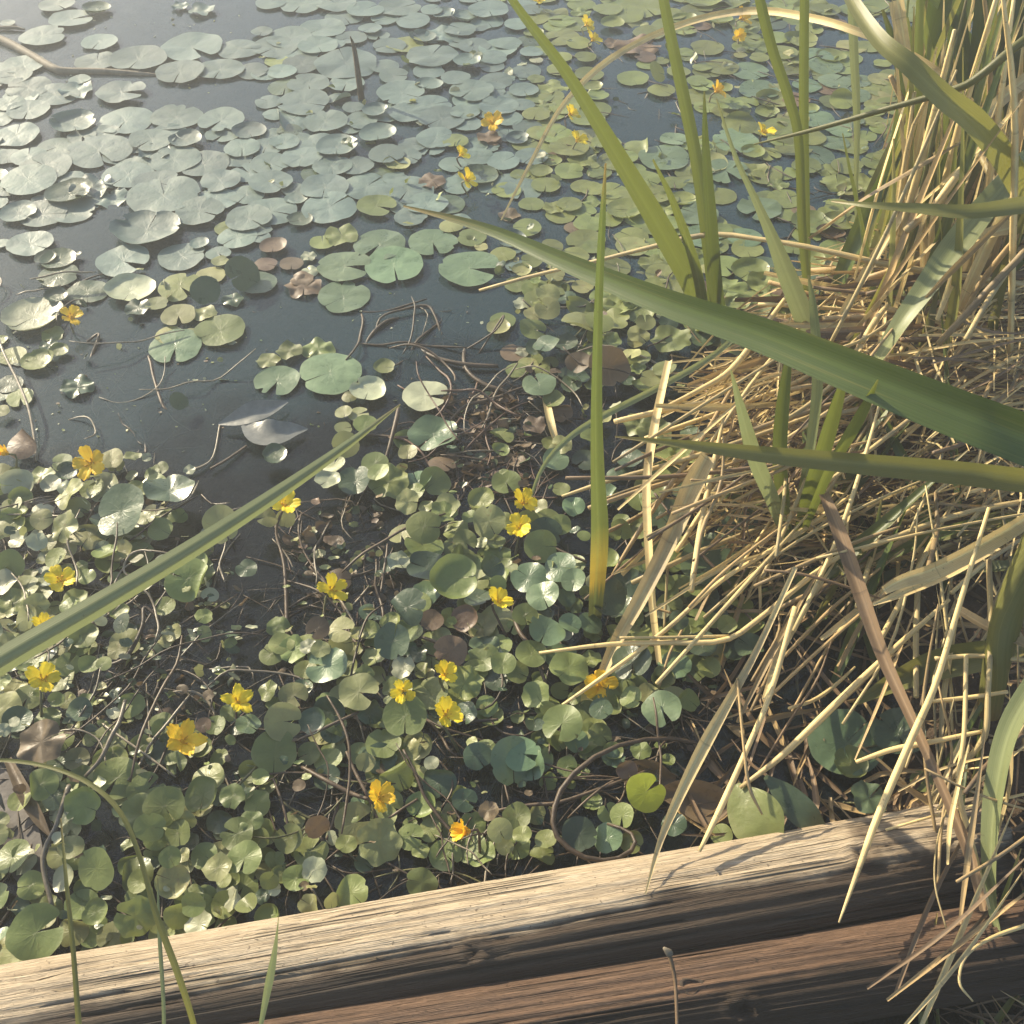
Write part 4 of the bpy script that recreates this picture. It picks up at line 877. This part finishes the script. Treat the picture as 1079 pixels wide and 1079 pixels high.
stalk_filler([(945,150),(1079,80),(1079,290),(925,300)], 54, (95, 50), (.25, .6), (5, 11), (.10, .32), (78, 7), ['straw', 'straw', 'straw', 'tan', 'olive'], .75)
stalk_filler([(940,100),(1079,60),(1079,300),(920,300)], 14, (40, 30), (.14, .35), (5, 10), (.22, .40), (35, 18), ['straw', 'straw', 'tan'], .6)
stalk_filler([(870,270),(1079,240),(1079,560),(900,560),(850,420)], 34, (45, 40), (.16, .36), (8, 15), (.12, .24), (28, 18), ['leaf', 'leafd', 'olive', 'pale'], 1.0, 'reed_leaf', LEAVES)
stalk_filler([(930,60),(1079,20),(1079,260),(900,280)], 40, (95, 40), (.3, .65), (9, 15), (.16, .36), (76, 8), ['leafd', 'leaf', 'olive', 'olive'], 1.0, 'reed_leaf', LEAVES)
stalk_filler([(1000,780),(1079,760),(1079,1000),(1020,1000)], 14, (70, 40), (.12, .3), (2.5, 6), (.09, .17), (10, 16), ['straw', 'tan', 'brown', 'straw'], .4)
stalk_filler([(1030,720),(1079,700),(1079,1060),(1030,1060)], 8, (80, 25), (.12, .22), (5, 9), (.10, .2), (35, 16), ['leafd', 'olive', 'leafd'], 1.0, 'reed_leaf', LEAVES)
stalk_filler([(800,640),(960,620),(1060,660),(1060,830),(900,850),(840,760)], 20, (42, 22), (.10, .30), (2.5, 5), (.01, .09), (6, 12), ['straw', 'tan', 'tan', 'brown'], .25)
stalk_filler([(960,600),(1079,600),(1079,850),(990,860)], 16, (80, 16), (.12, .3), (2.5, 5), (.04, .14), (30, 16), ['straw', 'straw', 'tan'], .2)

# fine litter under them and the reeds that go on outside the frame
def litter(name, zone, n, length, wid, mats, zmax, ang=None):
    mb = MB(); k = 0; xs_ = [p[0] for p in zone]; ys_ = [p[1] for p in zone]
    while k < n:
        x, y = rnd.uniform(min(xs_), max(xs_)), rnd.uniform(min(ys_), max(ys_))
        if not inside(x, y, zone): continue
        k += 1
        p = at(x, y, 0.0); g0 = max(0.0, ground_z(p.x, p.y)); c = Vector((p.x, p.y, g0 + .002 + zmax * rnd.random() ** 2))
        a = R(rnd.uniform(0, 360) if ang is None else rnd.gauss(*ang)); L = rnd.uniform(*length); el = R(rnd.gauss(0, 10))
        d = Vector((math.cos(a) * math.cos(el), math.sin(a) * math.cos(el), math.sin(el))) * (L / 2)
        b = Vector((rnd.gauss(0, .06), rnd.gauss(0, .06), rnd.gauss(0, .05))) * L; w_ = rnd.uniform(*wid)
        ribbon(mb, [(*(c - d), w_ * .6), (*(c + b), w_), (*(c + d), w_ * .2)], 4, roll=rnd.uniform(-70, 70), fold=.3, tint=rnd.random(), mi=rnd.randrange(len(mats)))
    o = mb.build(name, [M[q] for q in mats]); tag(o, kind='stuff'); return o
litter('straw_litter', [(760,380),(900,280),(1200,200),(1300,560),(1150,620),(960,610),(850,630),(790,620),(730,540)], 3000, (.05, .24), (.0015, .006), ['tan', 'brown', 'straw', 'straw', 'straw'], .11, (30, 35))
litter('dark_litter', [(780,640),(960,640),(1300,620),(1300,1000),(1040,960),(740,900),(700,860)], 420, (.03, .14), (.002, .010), ['brown', 'brown', 'tan'], .02)
litter('grass', [(1045,930),(1250,900),(1250,1200),(1000,1200),(1020,1090)], 260, (.05, .16), (.002, .006), ['brown', 'leafd', 'tan'], .05)
# the thicket of dry reeds behind the counted ones
mb = MB(); k = 0; zone = [(925,140),(965,40),(1079,-20),(1200,-60),(1200,300),(930,300)]
while k < 210:
    x, y = rnd.uniform(925, 1200), rnd.uniform(-60, 300)
    if not inside(x, y, zone): continue
    k += 1; c = at(x, y, .01); L = rnd.uniform(.25, .6); a = rnd.uniform(0, 6.28); le = rnd.uniform(.02, .22) * L
    e = c + Vector((math.cos(a) * le, math.sin(a) * le, L)); w_ = rnd.uniform(.003, .010)
    ribbon(mb, [(*c, w_), (*(c.lerp(e, .5) + Vector((rnd.gauss(0, .02), rnd.gauss(0, .02), 0))), w_ * 1.2), (*e, w_ * .15)], 8, roll=rnd.uniform(-70, 70), fold=.3, tint=rnd.random(), twist=rnd.uniform(-90, 90), mi=rnd.choice((0, 0, 0, 1, 2, 3)))
o = mb.build('dry_reed_thicket', [M[q] for q in ('straw', 'tan', 'leafd', 'olive')]); tag(o, kind='stuff')
# dense reeds beyond the right edge of the frame
mb = MB(); mats = ['straw', 'tan', 'leaf', 'leafd', 'olive']
for k in range(240):
    x = rnd.uniform(1.02, 2.4); y = rnd.uniform(1.15, 3.2)
    if proj(Vector((x, y, 0.05)))[0] < 1110: continue
    L = rnd.uniform(.5, 1.2); a = rnd.uniform(0, 6.28); le = rnd.uniform(.05, .3) * L
    e = Vector((x + math.cos(a) * le, y + math.sin(a) * le, L * .95)); c = Vector((x, y, 0))
    ribbon(mb, [(*c, .010), (*(c.lerp(e, .4) + Vector((0, 0, .05))), .014), (*(c.lerp(e, .75) + Vector((0, 0, .07))), .012), (*e, .001)], 8, roll=rnd.uniform(-90, 90), tint=rnd.random(), mi=rnd.randrange(5))
o = mb.build('reed_undergrowth', [M[q] for q in mats]); tag(o, kind='stuff')
# ------------------------------------------------------------------ sticks, runners and submerged stems
def stem_of(path, mat, label=None, group=None, name='water_stem', cat='water stem', n=20, sides=6):
    m = MB(); pts = [at(x, y, z) for x, y, _, z in path]
    tube(m, [(*p, size_at(p, q[2]) / 2) for p, q in zip(pts, path)], n, sides, rnd.random())
    o = m.build(name, M[mat], origin=pts[len(pts) // 2])
    if label: tag(o, label, cat, group)
    return o
st = stem_of([(383,112,7,-.04),(381,104,7,0),(377,76,6,.055),(373,50,4.5,.10),(369,38,1,.125)], 'stem', 'dark upright stick standing alone in the far pads', None, 'upright_stick', 'stick')
br = empty('floating_branch', at(60, 72, 0)); tag(br, 'long grey branch floating half sunk between far pads', 'branch')
for nm, path in (('branch_limb', [(-60,22,11,.004),(0,42,10,.004),(30,57,9,.004),(56,72,9,.005),(70,75,8,.004),(110,75.5,7,.003),(150,78,5,.002),(172,80,2,.0)]), ('side_twig', [(-20,30,3,.004),(12,29,4,.006),(26,31,2,.004)])):
    m = MB(); pts = [at(x, y, z) for x, y, _, z in path]
    tube(m, [(*p, size_at(p, q[2]) / 2) for p, q in zip(pts, path)], 30, 9, .5); m.build(nm, M['barkg'], parent=br, origin=pts[2])
GRP_W = 'stems and runners tangled in the water'
STEMS = []
TS = [
 ('stem',[(760,800,3,.01),(735,783,4,.02),(690,778,5,.035),(640,790,5.5,.045),(600,820,6,.045),(584,852,6,.04),(586,880,6,.035),(612,902,6,.03),(645,906,5,.03),(668,893,5,.03),(664,877,4,.028),(640,868,3,.02)],'long brown runner looping round like a hook near the logs'),
 ('stem',[(495,862,4,.0),(530,853,4,.012),(560,848,4,.018),(590,845,4,.022),(640,828,4,.025),(692,808,3,.02)],'brown runner passing straight behind the hooked runner'),
 ('stemp',[(-10,335,3,.03),(4,372,3,.03),(18,400,3,.025),(30,430,3,.02),(36,460,3,.01),(39,486,3,.0)],'pale thin stem curving down towards the withering flower'),
 ('stem',[(395,352,2,-.004),(402,334,2.5,.006),(425,326,2.5,.008),(449,322,3,.008),(458,332,3,.006),(464,350,2.5,-.002),(465,368,2,-.02)],'arched stem bending like a knee out of dark water'),
 ('stem',[(378,380,3,-.01),(390,355,4,.0),(405,340,4,.004),(420,335,3,.0)],'straight stem joining the knee shaped stem'),
 ('stem',[(438,365,3,-.005),(460,377,4,.004),(490,384,5,.007),(525,386,4,.006)],'level stem crossing dark water beside brown root mass'),
 ('stem',[(496,345,3,-.02),(489,372,4,.0),(492,390,4,.006),(510,405,5,.006),(532,413,5,.004),(545,425,4,.0)],'bent stem running into the brown root mass'),
 ('stem',[(475,443,3,.004),(490,428,4,.008),(512,422,4,.01),(530,417,4,.008)],'brown stem arched low over the root mass'),
 ('stem',[(468,382,2,-.02),(520,350,2,.02),(530,333,2,.03),(505,372,2,.0)],'thin stem holding a small pad at the dark pool edge'),
 ('stemp',[(232,446,2,.002),(225,480,2,.004),(212,492,3,.006),(196,496,4,.008)],'thin stem leading to a small white scrap on water'),
 ('stem',[(260,470,3,.003),(238,485,3,.006),(222,494,3,.008)],'short stem trailing from the folded sunken leaf'),
 ('stem',[(405,490,3,.0),(411,468,4,.014),(417,445,5,.02),(420,430,4,.02)],'short upright stem under the slanting leaf tip'),
 ('stem',[(462,440,3,.005),(440,460,3,.01),(385,458,3,.006)],'thin level stem passing behind the round pads'),
 ('stem',[(150,362,3,-.01),(158,380,3,.0),(162,398,3,.0),(172,428,3,.0),(182,434,2,-.005)],'zigzag dead stem in the dark water near scattered scraps'),
 ('stem',[(92,360,3,.003),(104,352,3,.006),(100,366,3,.003),(88,395,2,-.01)],'thin dead stem near the lone orange flower'),
 ('stem',[(172,430,2,-.005),(158,455,2,-.01),(145,478,2,.0)],'dim stem slanting towards the yellowed pad'),
 ('stem',[(146,435,2,-.01),(152,460,3,-.004),(154,478,3,.0)],'dim upright stem next to the yellowed pad'),
 ('stemp',[(56,960,5,.02),(45,905,5,.03),(60,868,5,.035),(72,830,6,.04),(70,838,5,.04)],'pale wet stem lit at the sunken grey leaf'),
 ('stemp',[(132,738,4,.04),(126,760,5,.045),(118,775,5,.045),(106,800,5,.04),(90,818,4,.03)],'wet glinting stem leading out of the dark tangle'),
 ('stem',[(168,652,3,.02),(152,640,4,.025),(150,660,4,.025),(135,690,5,.02),(118,700,4,.015),(85,706,3,.01)],'brown stem curving just below the slanting leaf'),
 ('stem',[(318,808,4,.02),(345,823,5,.03),(370,836,5,.03),(388,842,4,.035)],'straight brown stem reaching the squarish flower'),
 ('stem',[(365,792,3,.03),(375,815,4,.03),(388,840,4,.03),(400,868,3,.02)],'brown stem crossing under the squarish flower'),
 ('stem',[(402,868,3,.01),(420,855,3,.02),(440,842,3,.02)],'short brown stem beyond the crumpled pad'),
 ('stem',[(425,790,3,.03),(438,815,4,.03),(448,840,4,.025),(470,870,4,.02),(482,882,4,.02)],'long brown stem aiming at the half closed flower'),
 ('stem',[(288,820,3,.02),(298,848,3,.02),(305,877,3,.015)],'pale thin stem over a small dark gap near heart shaped leaves'),
 ('stem',[(310,782,3,.02),(340,768,4,.03),(378,750,3,.03)],'thin green brown stem slanting below the yellow heart pad'),
 ('stem',[(355,840,3,.015),(356,848,4,.02),(350,870,4,.015),(344,885,3,.01)],'bent brown stem standing over the withered folded pad'),
 ('stem',[(470,755,3,.02),(495,760,4,.02),(525,758,3,.02)],'brown stem behind the drooping petal flower'),
 ('stem',[(430,668,3,.01),(455,675,4,.02),(480,688,5,.02),(478,700,4,.01)],'curved brown stem beneath the dark ring pad'),
 ('stem',[(560,563,3,.01),(590,580,3,.02),(618,592,3,.02)],'thin brown stem running to the yellow ended leaf'),
 ('stem',[(540,645,4,.01),(547,665,5,.02),(563,688,5,.02),(575,720,4,.015)],'dark runner beside the shaded blue green pads'),
 ('stem',[(770,615,3,.05),(740,585,4,.06),(720,560,3,.07),(690,520,3,.07)],'thin dark stem crossing shaded pads below the split stalk'),
]
for mat, path, label in TS: stem_of(path, mat, label, GRP_W)
def stem_filler(zone, n, length, wid, zr, mats, ang=(0, 90), curl=.20):
    made = 0; xs_ = [p[0] for p in zone]; ys_ = [p[1] for p in zone]
    while made < n:
        x, y = rnd.uniform(min(xs_), max(xs_)), rnd.uniform(min(ys_), max(ys_))
        if not inside(x, y, zone): continue
        made += 1
        c = at(x, y, rnd.uniform(*zr)); a = R(rnd.gauss(*ang)); L = rnd.uniform(*length); r = size_at(c, 1) * rnd.uniform(*wid) * 0.36; L *= 1.35
        d = Vector((math.cos(a), math.sin(a), rnd.gauss(0, .12))); p = c - d * L / 2; pts = []; cur = rnd.gauss(0, curl)
        for i in range(6):
            pts.append((p.x, p.y, min(max(p.z, zr[0] - .03), zr[1] + .03), r * (1 if 0 < i < 5 else .6)))
            a += cur + rnd.gauss(0, .18); p = p + Vector((math.cos(a), math.sin(a), rnd.gauss(0, .16))) * (L / 5)
        m = MB(); tube(m, pts, 14, 5, rnd.random()); mat = rnd.choice(mats)
        o = m.build('water_stem', M[mat], origin=c); STEMS.append((o, x, y, mat, 0, math.degrees(a)))
stem_filler([(370,330),(470,330),(520,390),(480,430),(440,400),(380,390)], 18, (.06, .16), (2, 4), (-.05, .006), ['stem'])
stem_filler([(450,415),(545,415),(560,520),(470,510),(440,460)], 30, (.05, .15), (2, 4), (-.01, .014), ['root', 'root', 'stem', 'stemp'])
stem_filler([(310,540),(400,530),(430,640),(400,690),(310,680),(300,600)], 22, (.04, .13), (2.5, 5), (-.01, .02), ['stem', 'stem', 'stemp'], (80, 35))
stem_filler([(110,630),(230,640),(240,720),(170,780),(100,770)], 22, (.05, .16), (2.5, 5), (-.01, .03), ['stem', 'stemp', 'stem'], (62, 30))
stem_filler([(40,360),(190,360),(230,430),(160,470),(50,450)], 16, (.06, .16), (1.8, 3.2), (-.04, .004), ['stem', 'stemp'])
stem_filler([(290,780),(560,760),(560,880),(480,900),(300,880)], 36, (.04, .13), (2, 4.5), (-.005, .025), ['stem', 'stem', 'stalk'])
stem_filler([(540,280),(730,300),(720,420),(560,440)], 24, (.04, .14), (2, 4), (-.01, .02), ['stem', 'stem', 'stemp'])
stem_filler([(0,250),(70,260),(80,320),(20,330)], 8, (.05, .10), (2, 3), (-.01, .02), ['stemp', 'stem'])
stem_filler([(470,870),(530,880),(525,915),(470,905)], 12, (.03, .06), (2, 3.5), (.0, .02), ['stem', 'stemp'], (95, 20))
stem_filler([(560,800),(760,760),(780,860),(640,900)], 14, (.04, .12), (2, 4), (.0, .02), ['stem'])
stem_filler([(0,500),(200,500),(240,620),(0,700)], 24, (.03, .10), (2, 3.5), (.0, .035), ['stem', 'stemp'], (75, 40))
stem_filler([(650,85),(720,90),(720,150),(645,150)], 5, (.05, .10), (2, 3), (-.03, .002), ['stemp'])

# folded, sunken and broad leaves
def broad(path, mat, label, kind='broad_leaf', cat='leaf', fold=.35, roll=0):
    m = leaf_z(path, 18, fold=fold, roll=roll, tint=.5); return one(kind, m, mat, label, cat)
broad([(230,447,2,.012),(250,441,18,.018),(268,434,25,.022),(285,429,18,.018),(303,423,3,.012)], 'pgrey', 'pointed grey leaf lying folded on open dark water', 'floating_leaf', fold=.15, roll=-30)
broad([(324,452,2,.010),(308,453,18,.014),(290,456,30,.018),(272,455,30,.018),(257,447,8,.016)], 'pgrey', 'dull grey oval leaf floating beside the pointed folded one', 'floating_leaf', fold=.12, roll=30)
bl = empty('broad_leaf', at(800, 850, .02)); tag(bl, 'broad spotted green leaf leaning on the pale log, split down its midrib', 'leaf')
for path, mt in (([(776,826,6,.035),(785,845,44,.038),(800,866,58,.040),(812,884,34,.035),(822,898,3,.03)], 'n'), ([(806,818,5,.05),(828,838,26,.05),(850,860,30,.045),(872,878,3,.035)], 'd')):
    m = leaf_z(path, 18, fold=.1, roll=8, tint=.45); m.build('leaf_half', M[mt], parent=bl, origin=at(800, 850, .02))
broad([(900,742,4,.05),(940,720,20,.06),(990,700,32,.08),(1040,690,30,.10),(1090,680,10,.11)], 'olive', 'broad striped green leaf lying shaded under the level pale straws')
broad([(690,835,4,.012),(720,838,34,.014),(752,850,42,.014),(775,862,12,.012)], 'b', 'rotting brown leaf lying beyond the lime pad', 'dead_leaf', 'dead leaf')
broad([(652,805,4,.02),(668,815,30,.018),(690,820,34,.016),(712,822,6,.01)], 'b', 'limp brown leaf hanging inside the hooked runner', 'dead_leaf', 'dead leaf')
broad([(-30,800,30,.0),(0,845,46,.002),(20,890,44,.004),(36,935,20,.002),(40,960,3,0)], 'sunk', 'wide dull grey dead leaf lying half sunk at the pale log end', 'dead_leaf', 'dead leaf', fold=.1)
broad([(8,800,8,.012),(25,835,14,.016),(40,862,12,.014),(52,880,3,.01)], 'b', 'narrow brown dead leaf lying across the half sunk grey one', 'dead_leaf', 'dead leaf')
for x, y, w_ in ((465, 492, 60), (500, 470, 70), (520, 515, 50)):
    pass
# the root mat under the near leaves: fine dark dead stems nobody could count
mb = MB()
def mat_of(zone, n, length, zr, ms=(0, 0, 0, 0, 1), rr=1):
    k = 0; xs_ = [p[0] for p in zone]; ys_ = [p[1] for p in zone]
    while k < n:
        x, y = rnd.uniform(min(xs_), max(xs_)), rnd.uniform(min(ys_), max(ys_))
        if not inside(x, y, zone): continue
        k += 1; c = at(x, y, rnd.uniform(*zr)); a = rnd.uniform(0, 6.28); L = rnd.uniform(*length); d = Vector((math.cos(a), math.sin(a), rnd.gauss(0, .08))) * L / 2
        b = Vector((rnd.gauss(0, .12), rnd.gauss(0, .12), rnd.gauss(0, .03))) * L; r = rnd.uniform(.0006, .0017) * rr
        tube(mb, [(*(c - d), r * .6), (*(c - d * .3 + b), r), (*(c + d * .4 + b * .6), r), (*(c + d), r * .5)], 6, 4, rnd.random() * .7, rnd.choice(ms))
mat_of([(-40,490),(170,490),(290,560),(420,500),(470,430),(545,400),(700,300),(770,420),(800,700),(780,840),(640,910),(290,980),(-40,1010)], 1400, (.03, .12), (-.014, .006), rr=.85)
mat_of([(450,410),(545,405),(575,530),(470,520),(440,460)], 330, (.02, .08), (-.010, .004), (2, 2, 2, 0), .7)
mat_of([(300,540),(400,530),(430,640),(400,690),(310,680)], 170, (.03, .09), (-.012, .003), (2, 0, 0, 0), .7)
mat_of([(-20,340),(190,350),(250,440),(180,480),(-20,480)], 60, (.04, .12), (-.04, -.005), (0, 1))
mat_of([(370,320),(500,330),(520,420),(400,420)], 60, (.04, .12), (-.04, -.003), (0, 1))
mat_of([(560,0),(1000,0),(980,250),(760,330),(570,300)], 260, (.04, .12), (-.006, .006))
o = mb.build('root_mat', [M['stem'], M['stemp'], M['root']]); tag(o, kind='stuff')
# small wet scraps, buds and curled leaf ends between the pads
mb = MB(); keys2 = ['b', 'w', 'y', 'n', 'd', 'b']
def scraps(zone, n, sz, zr, ks):
    k = 0; xs_ = [p[0] for p in zone]; ys_ = [p[1] for p in zone]
    while k < n:
        x, y = rnd.uniform(min(xs_), max(xs_)), rnd.uniform(min(ys_), max(ys_))
        if not inside(x, y, zone): continue
        k += 1
        p = at(x, y, rnd.uniform(*zr)); r = size_at(p, rnd.uniform(*sz)) / 2
        v, f, uv = pad_geo(r, rnd.uniform(0, 6.28), rnd.choice(('k', 'c', 'k')), rnd.randrange(10 ** 6), 9, 3, True)
        q = Quaternion((rnd.gauss(0, 1), rnd.gauss(0, 1), rnd.gauss(0, .3)), R(rnd.uniform(0, 80)))
        sx = rnd.uniform(.35, 1)
        mb.add([p + q @ Vector((a.x, a.y * sx, a.z)) for a in v], f, uv, rnd.random(), keys2.index(rnd.choice(ks)))
scraps([(0,490),(170,490),(280,640),(230,720),(280,780),(290,980),(0,1010)], 190, (6, 15), (.0, .035), ['y', 'w', 'n', 'd', 'b', 'd'])
scraps([(300,540),(560,430),(640,640),(640,880),(480,910),(290,960),(280,760)], 170, (6, 14), (.0, .03), ['n', 'd', 'b', 'd', 'y', 'b'])
scraps([(450,415),(545,415),(560,520),(470,520),(440,460)], 170, (6, 20), (-.002, .006), ['b', 'b', 'b', 'd'])
scraps([(95,630),(235,600),(250,720),(200,785),(100,770)], 110, (6, 20), (.0, .012), ['b', 'd', 'd', 'y', 'w'])
scraps([(290,540),(400,530),(425,640),(330,660)], 80, (6, 18), (.0, .01), ['b', 'b', 'd', 'y'])
scraps([(0,240),(80,250),(250,330),(240,400),(60,420),(0,400)], 26, (5, 12), (.0, .01), ['w', 'y', 'd'])
scraps([(520,270),(730,290),(720,440),(560,440)], 60, (5, 15), (.0, .02), ['n', 'y', 'd', 'b', 'w'])
scraps([(270,40),(1000,0),(980,240),(720,300),(560,280),(280,200)], 110, (5, 14), (.002, .015), ['n', 'w', 'y', 'd', 'n', 'n'])
scraps([(0,360),(200,350),(330,300),(520,320),(500,400),(250,480),(0,470)], 130, (1.5, 4.5), (.0005, .002), ['w', 'y', 'n', 'b'])
scraps([(60,20),(330,0),(300,90),(130,130),(60,110)], 50, (1.5, 4), (.0005, .002), ['w', 'y', 'n'])
scraps([(640,640),(790,640),(780,840),(650,860)], 70, (5, 13), (.0, .012), ['d', 'b', 'n'])
o = mb.build('leaf_debris', [M[k] for k in keys2]); tag(o, kind='stuff')

# ------------------------------------------------------------------ details on the logs
def spot_on(info, rad, px, py):
    best = None
    for i in range(261):
        for j in range(91):
            s_, t_ = info[5] * i / 260, math.pi * j / 90
            x, y = proj(on_log(info, s_, t_, rad)); e = (x - px) ** 2 + (y - py) ** 2
            if best is None or e < best[0]: best = (e, s_, t_)
    return best[1:]
ks, kt = spot_on(logB, R2, 729, 1039); knot(logB, R2, ks, kt, .0085, M['bark'])
ks, kt = spot_on(logA, R1, 276, 985); knot(logA, R1, ks, kt, .004, M['bark'])
ks, kt = spot_on(logA, R1, 520, 948); knot(logA, R1, ks, kt, .004, M['barkg'])

# ------------------------------------------------------------------ labels that single each thing out, read off where things stand
LAND = [('the dark upright stick', 378, 80), ('the floating grey branch', 110, 76), ('the widest dark leaf tip', 425, 217), ('the withered pale pad cluster', 312, 286),
        ('the slanting leaf tip', 420, 428), ("the upright leaf's yellow end", 630, 590), ('the lime yellow pad', 680, 837), ('the hooked brown runner', 612, 890),
        ('the pointed folded grey leaf', 262, 438), ('the lone pad in the far pool', 667, 83), ('the brown root mass', 500, 480), ('the kinked level straw', 660, 676),
        ('the broad spotted leaf', 805, 858), ("the tall leaf fan's foot", 748, 345), ('the level leaf tip', 650, 461), ('the knee shaped water stem', 449, 322)]
LAND += [(mk, x, y) for _, x, y, mk in FLOWER_OBJ if mk]
SLAND = [("the short leaf fan's foot", 834, 575), ("the split stalk's broken top", 742, 485), ('the pale folded ribbon leaf', 985, 290), ('the olive sheath', 1062, 640), ("the wide straw's curled tip", 935, 618),
         ('the dull brown leaf stalk', 915, 650), ('the rotten log end', 1000, 870), ('the tall leaf fan', 748, 300), ("the bowing leaf's middle", 985, 100), ('the broad deep green clump', 950, 215), ('the level olive leaf', 930, 217), ("the widest leaf's broad end", 1030, 445), ("the level leaf's broad end", 1040, 500), ('the broad spotted leaf', 805, 858)]
ORD = ['nearest', 'second nearest', 'third nearest', 'fourth nearest', 'fifth nearest', 'sixth nearest', 'seventh nearest', 'eighth nearest', 'ninth nearest', 'tenth nearest', 'eleventh nearest', 'twelfth nearest', 'thirteenth nearest', 'fourteenth nearest', 'fifteenth nearest', 'sixteenth nearest', 'seventeenth nearest', 'eighteenth nearest', 'nineteenth nearest', 'twentieth nearest']
def single_out(items, land, noun, describe, cat, group):
    "items: (object, px, py, data). Each gets: looks + noun + how many-th it is on which side of which mark"
    slot = {}
    for it in items:
        o, x, y, d = it
        best = min(land, key=lambda m: (m[1] - x) ** 2 + (m[2] - y) ** 2)
        dx, dy = x - best[1], y - best[2]
        side = ('beyond' if dy < 0 else 'before') if abs(dy) > abs(dx) else ('reed side of' if dx > 0 else 'pond side of')
        slot.setdefault((best[0], side), []).append((dx * dx + dy * dy, it))
    for (mark, side), lst in slot.items():
        lst.sort(key=lambda q: q[0])
        for i, (_, it) in enumerate(lst):
            tag(it[0], f'{describe(it[3])} {noun}, {ORD[min(i, 19)]} {side} {mark}', cat, group)
CN = dict(g='grey green', n='green', y='yellow green', d='dark', t='blue green', b='brown', l='lime yellow', w='pale')
FN = {'r': 'cupped', 'c': 'curled', 'h': 'heart-shaped', 'u': 'upturned', 'k': 'crumpled', '': 'round'}
def pad_words(q): return f"{'large' if q['w'] > 44 else 'small' if q['w'] < 27 else 'medium'} {CN[q['kind']]} {FN[q['form']]}"
single_out([(o, q['px'], q['py'], q) for o, q in PAD_OBJ], LAND, 'pad', pad_words, 'lily pad', GRP_PADS)
for o, q in PAD_OBJ:
    if q['kind'] == 'l': o['label'] = 'bright lime yellow notched pad inside the hooked runner, near the pale log'
MN = {'straw': 'bleached', 'tan': 'tan', 'brown': 'brown', 'olive': 'greenish', 'root': 'red brown', 'stem': 'brown', 'stemp': 'pale', 'stalk': 'green'}
def straw_words(d): return f"{MN[d[0]]} {'upright' if d[1] > 50 else 'slanting' if abs(math.sin(R(d[2]))) > .35 else 'level'}"
FW = {'leaf': 'green', 'leafd': 'deep green', 'olive': 'olive', 'pale': 'pale green'}
single_out([(o, x, y, (m_, e, a)) for o, x, y, m_, e, a in LEAVES], SLAND, 'leaf', lambda d: 'narrow ' + FW[d[0]] + (' upright' if d[1] > 50 else ' slanting'), 'reed leaf', GRP_LEAF)
single_out([(o, x, y, (m_, e, a)) for o, x, y, m_, e, a in STRAW], SLAND, 'stalk', straw_words, 'dry stalk', GRP_ST)
single_out([(o, x, y, (m_, e, a)) for o, x, y, m_, e, a in STEMS], LAND, 'stem', lambda d: 'thin ' + MN[d[0]] + ' bent', 'water stem', GRP_W)

# ------------------------------------------------------------------ lens veil imitated by an added volume of thin even haze over the pond
bm_v = [Vector((x, y, z)) for z in (-1.6, 1.45) for y in (-45, 125) for x in (-85, 85)]
mb = MB(); mb.add(bm_v, [(0, 2, 3, 1), (4, 5, 7, 6), (0, 1, 5, 4), (2, 6, 7, 3), (0, 4, 6, 2), (1, 3, 7, 5)], [(0, 0)] * 8, .5)
k = NT('veil_haze_air'); pv = k.n('ShaderNodeVolumePrincipled'); pv.inputs['Density'].default_value = .052; pv.inputs['Color'].default_value = (.92, .95, .94, 1); pv.inputs['Anisotropy'].default_value = .5
oo = k.n('ShaderNodeOutputMaterial'); k.l(pv.outputs[0], oo.inputs['Volume'])
hz = mb.build('veil_haze', k.m, smooth=False); tag(hz, kind='stuff')
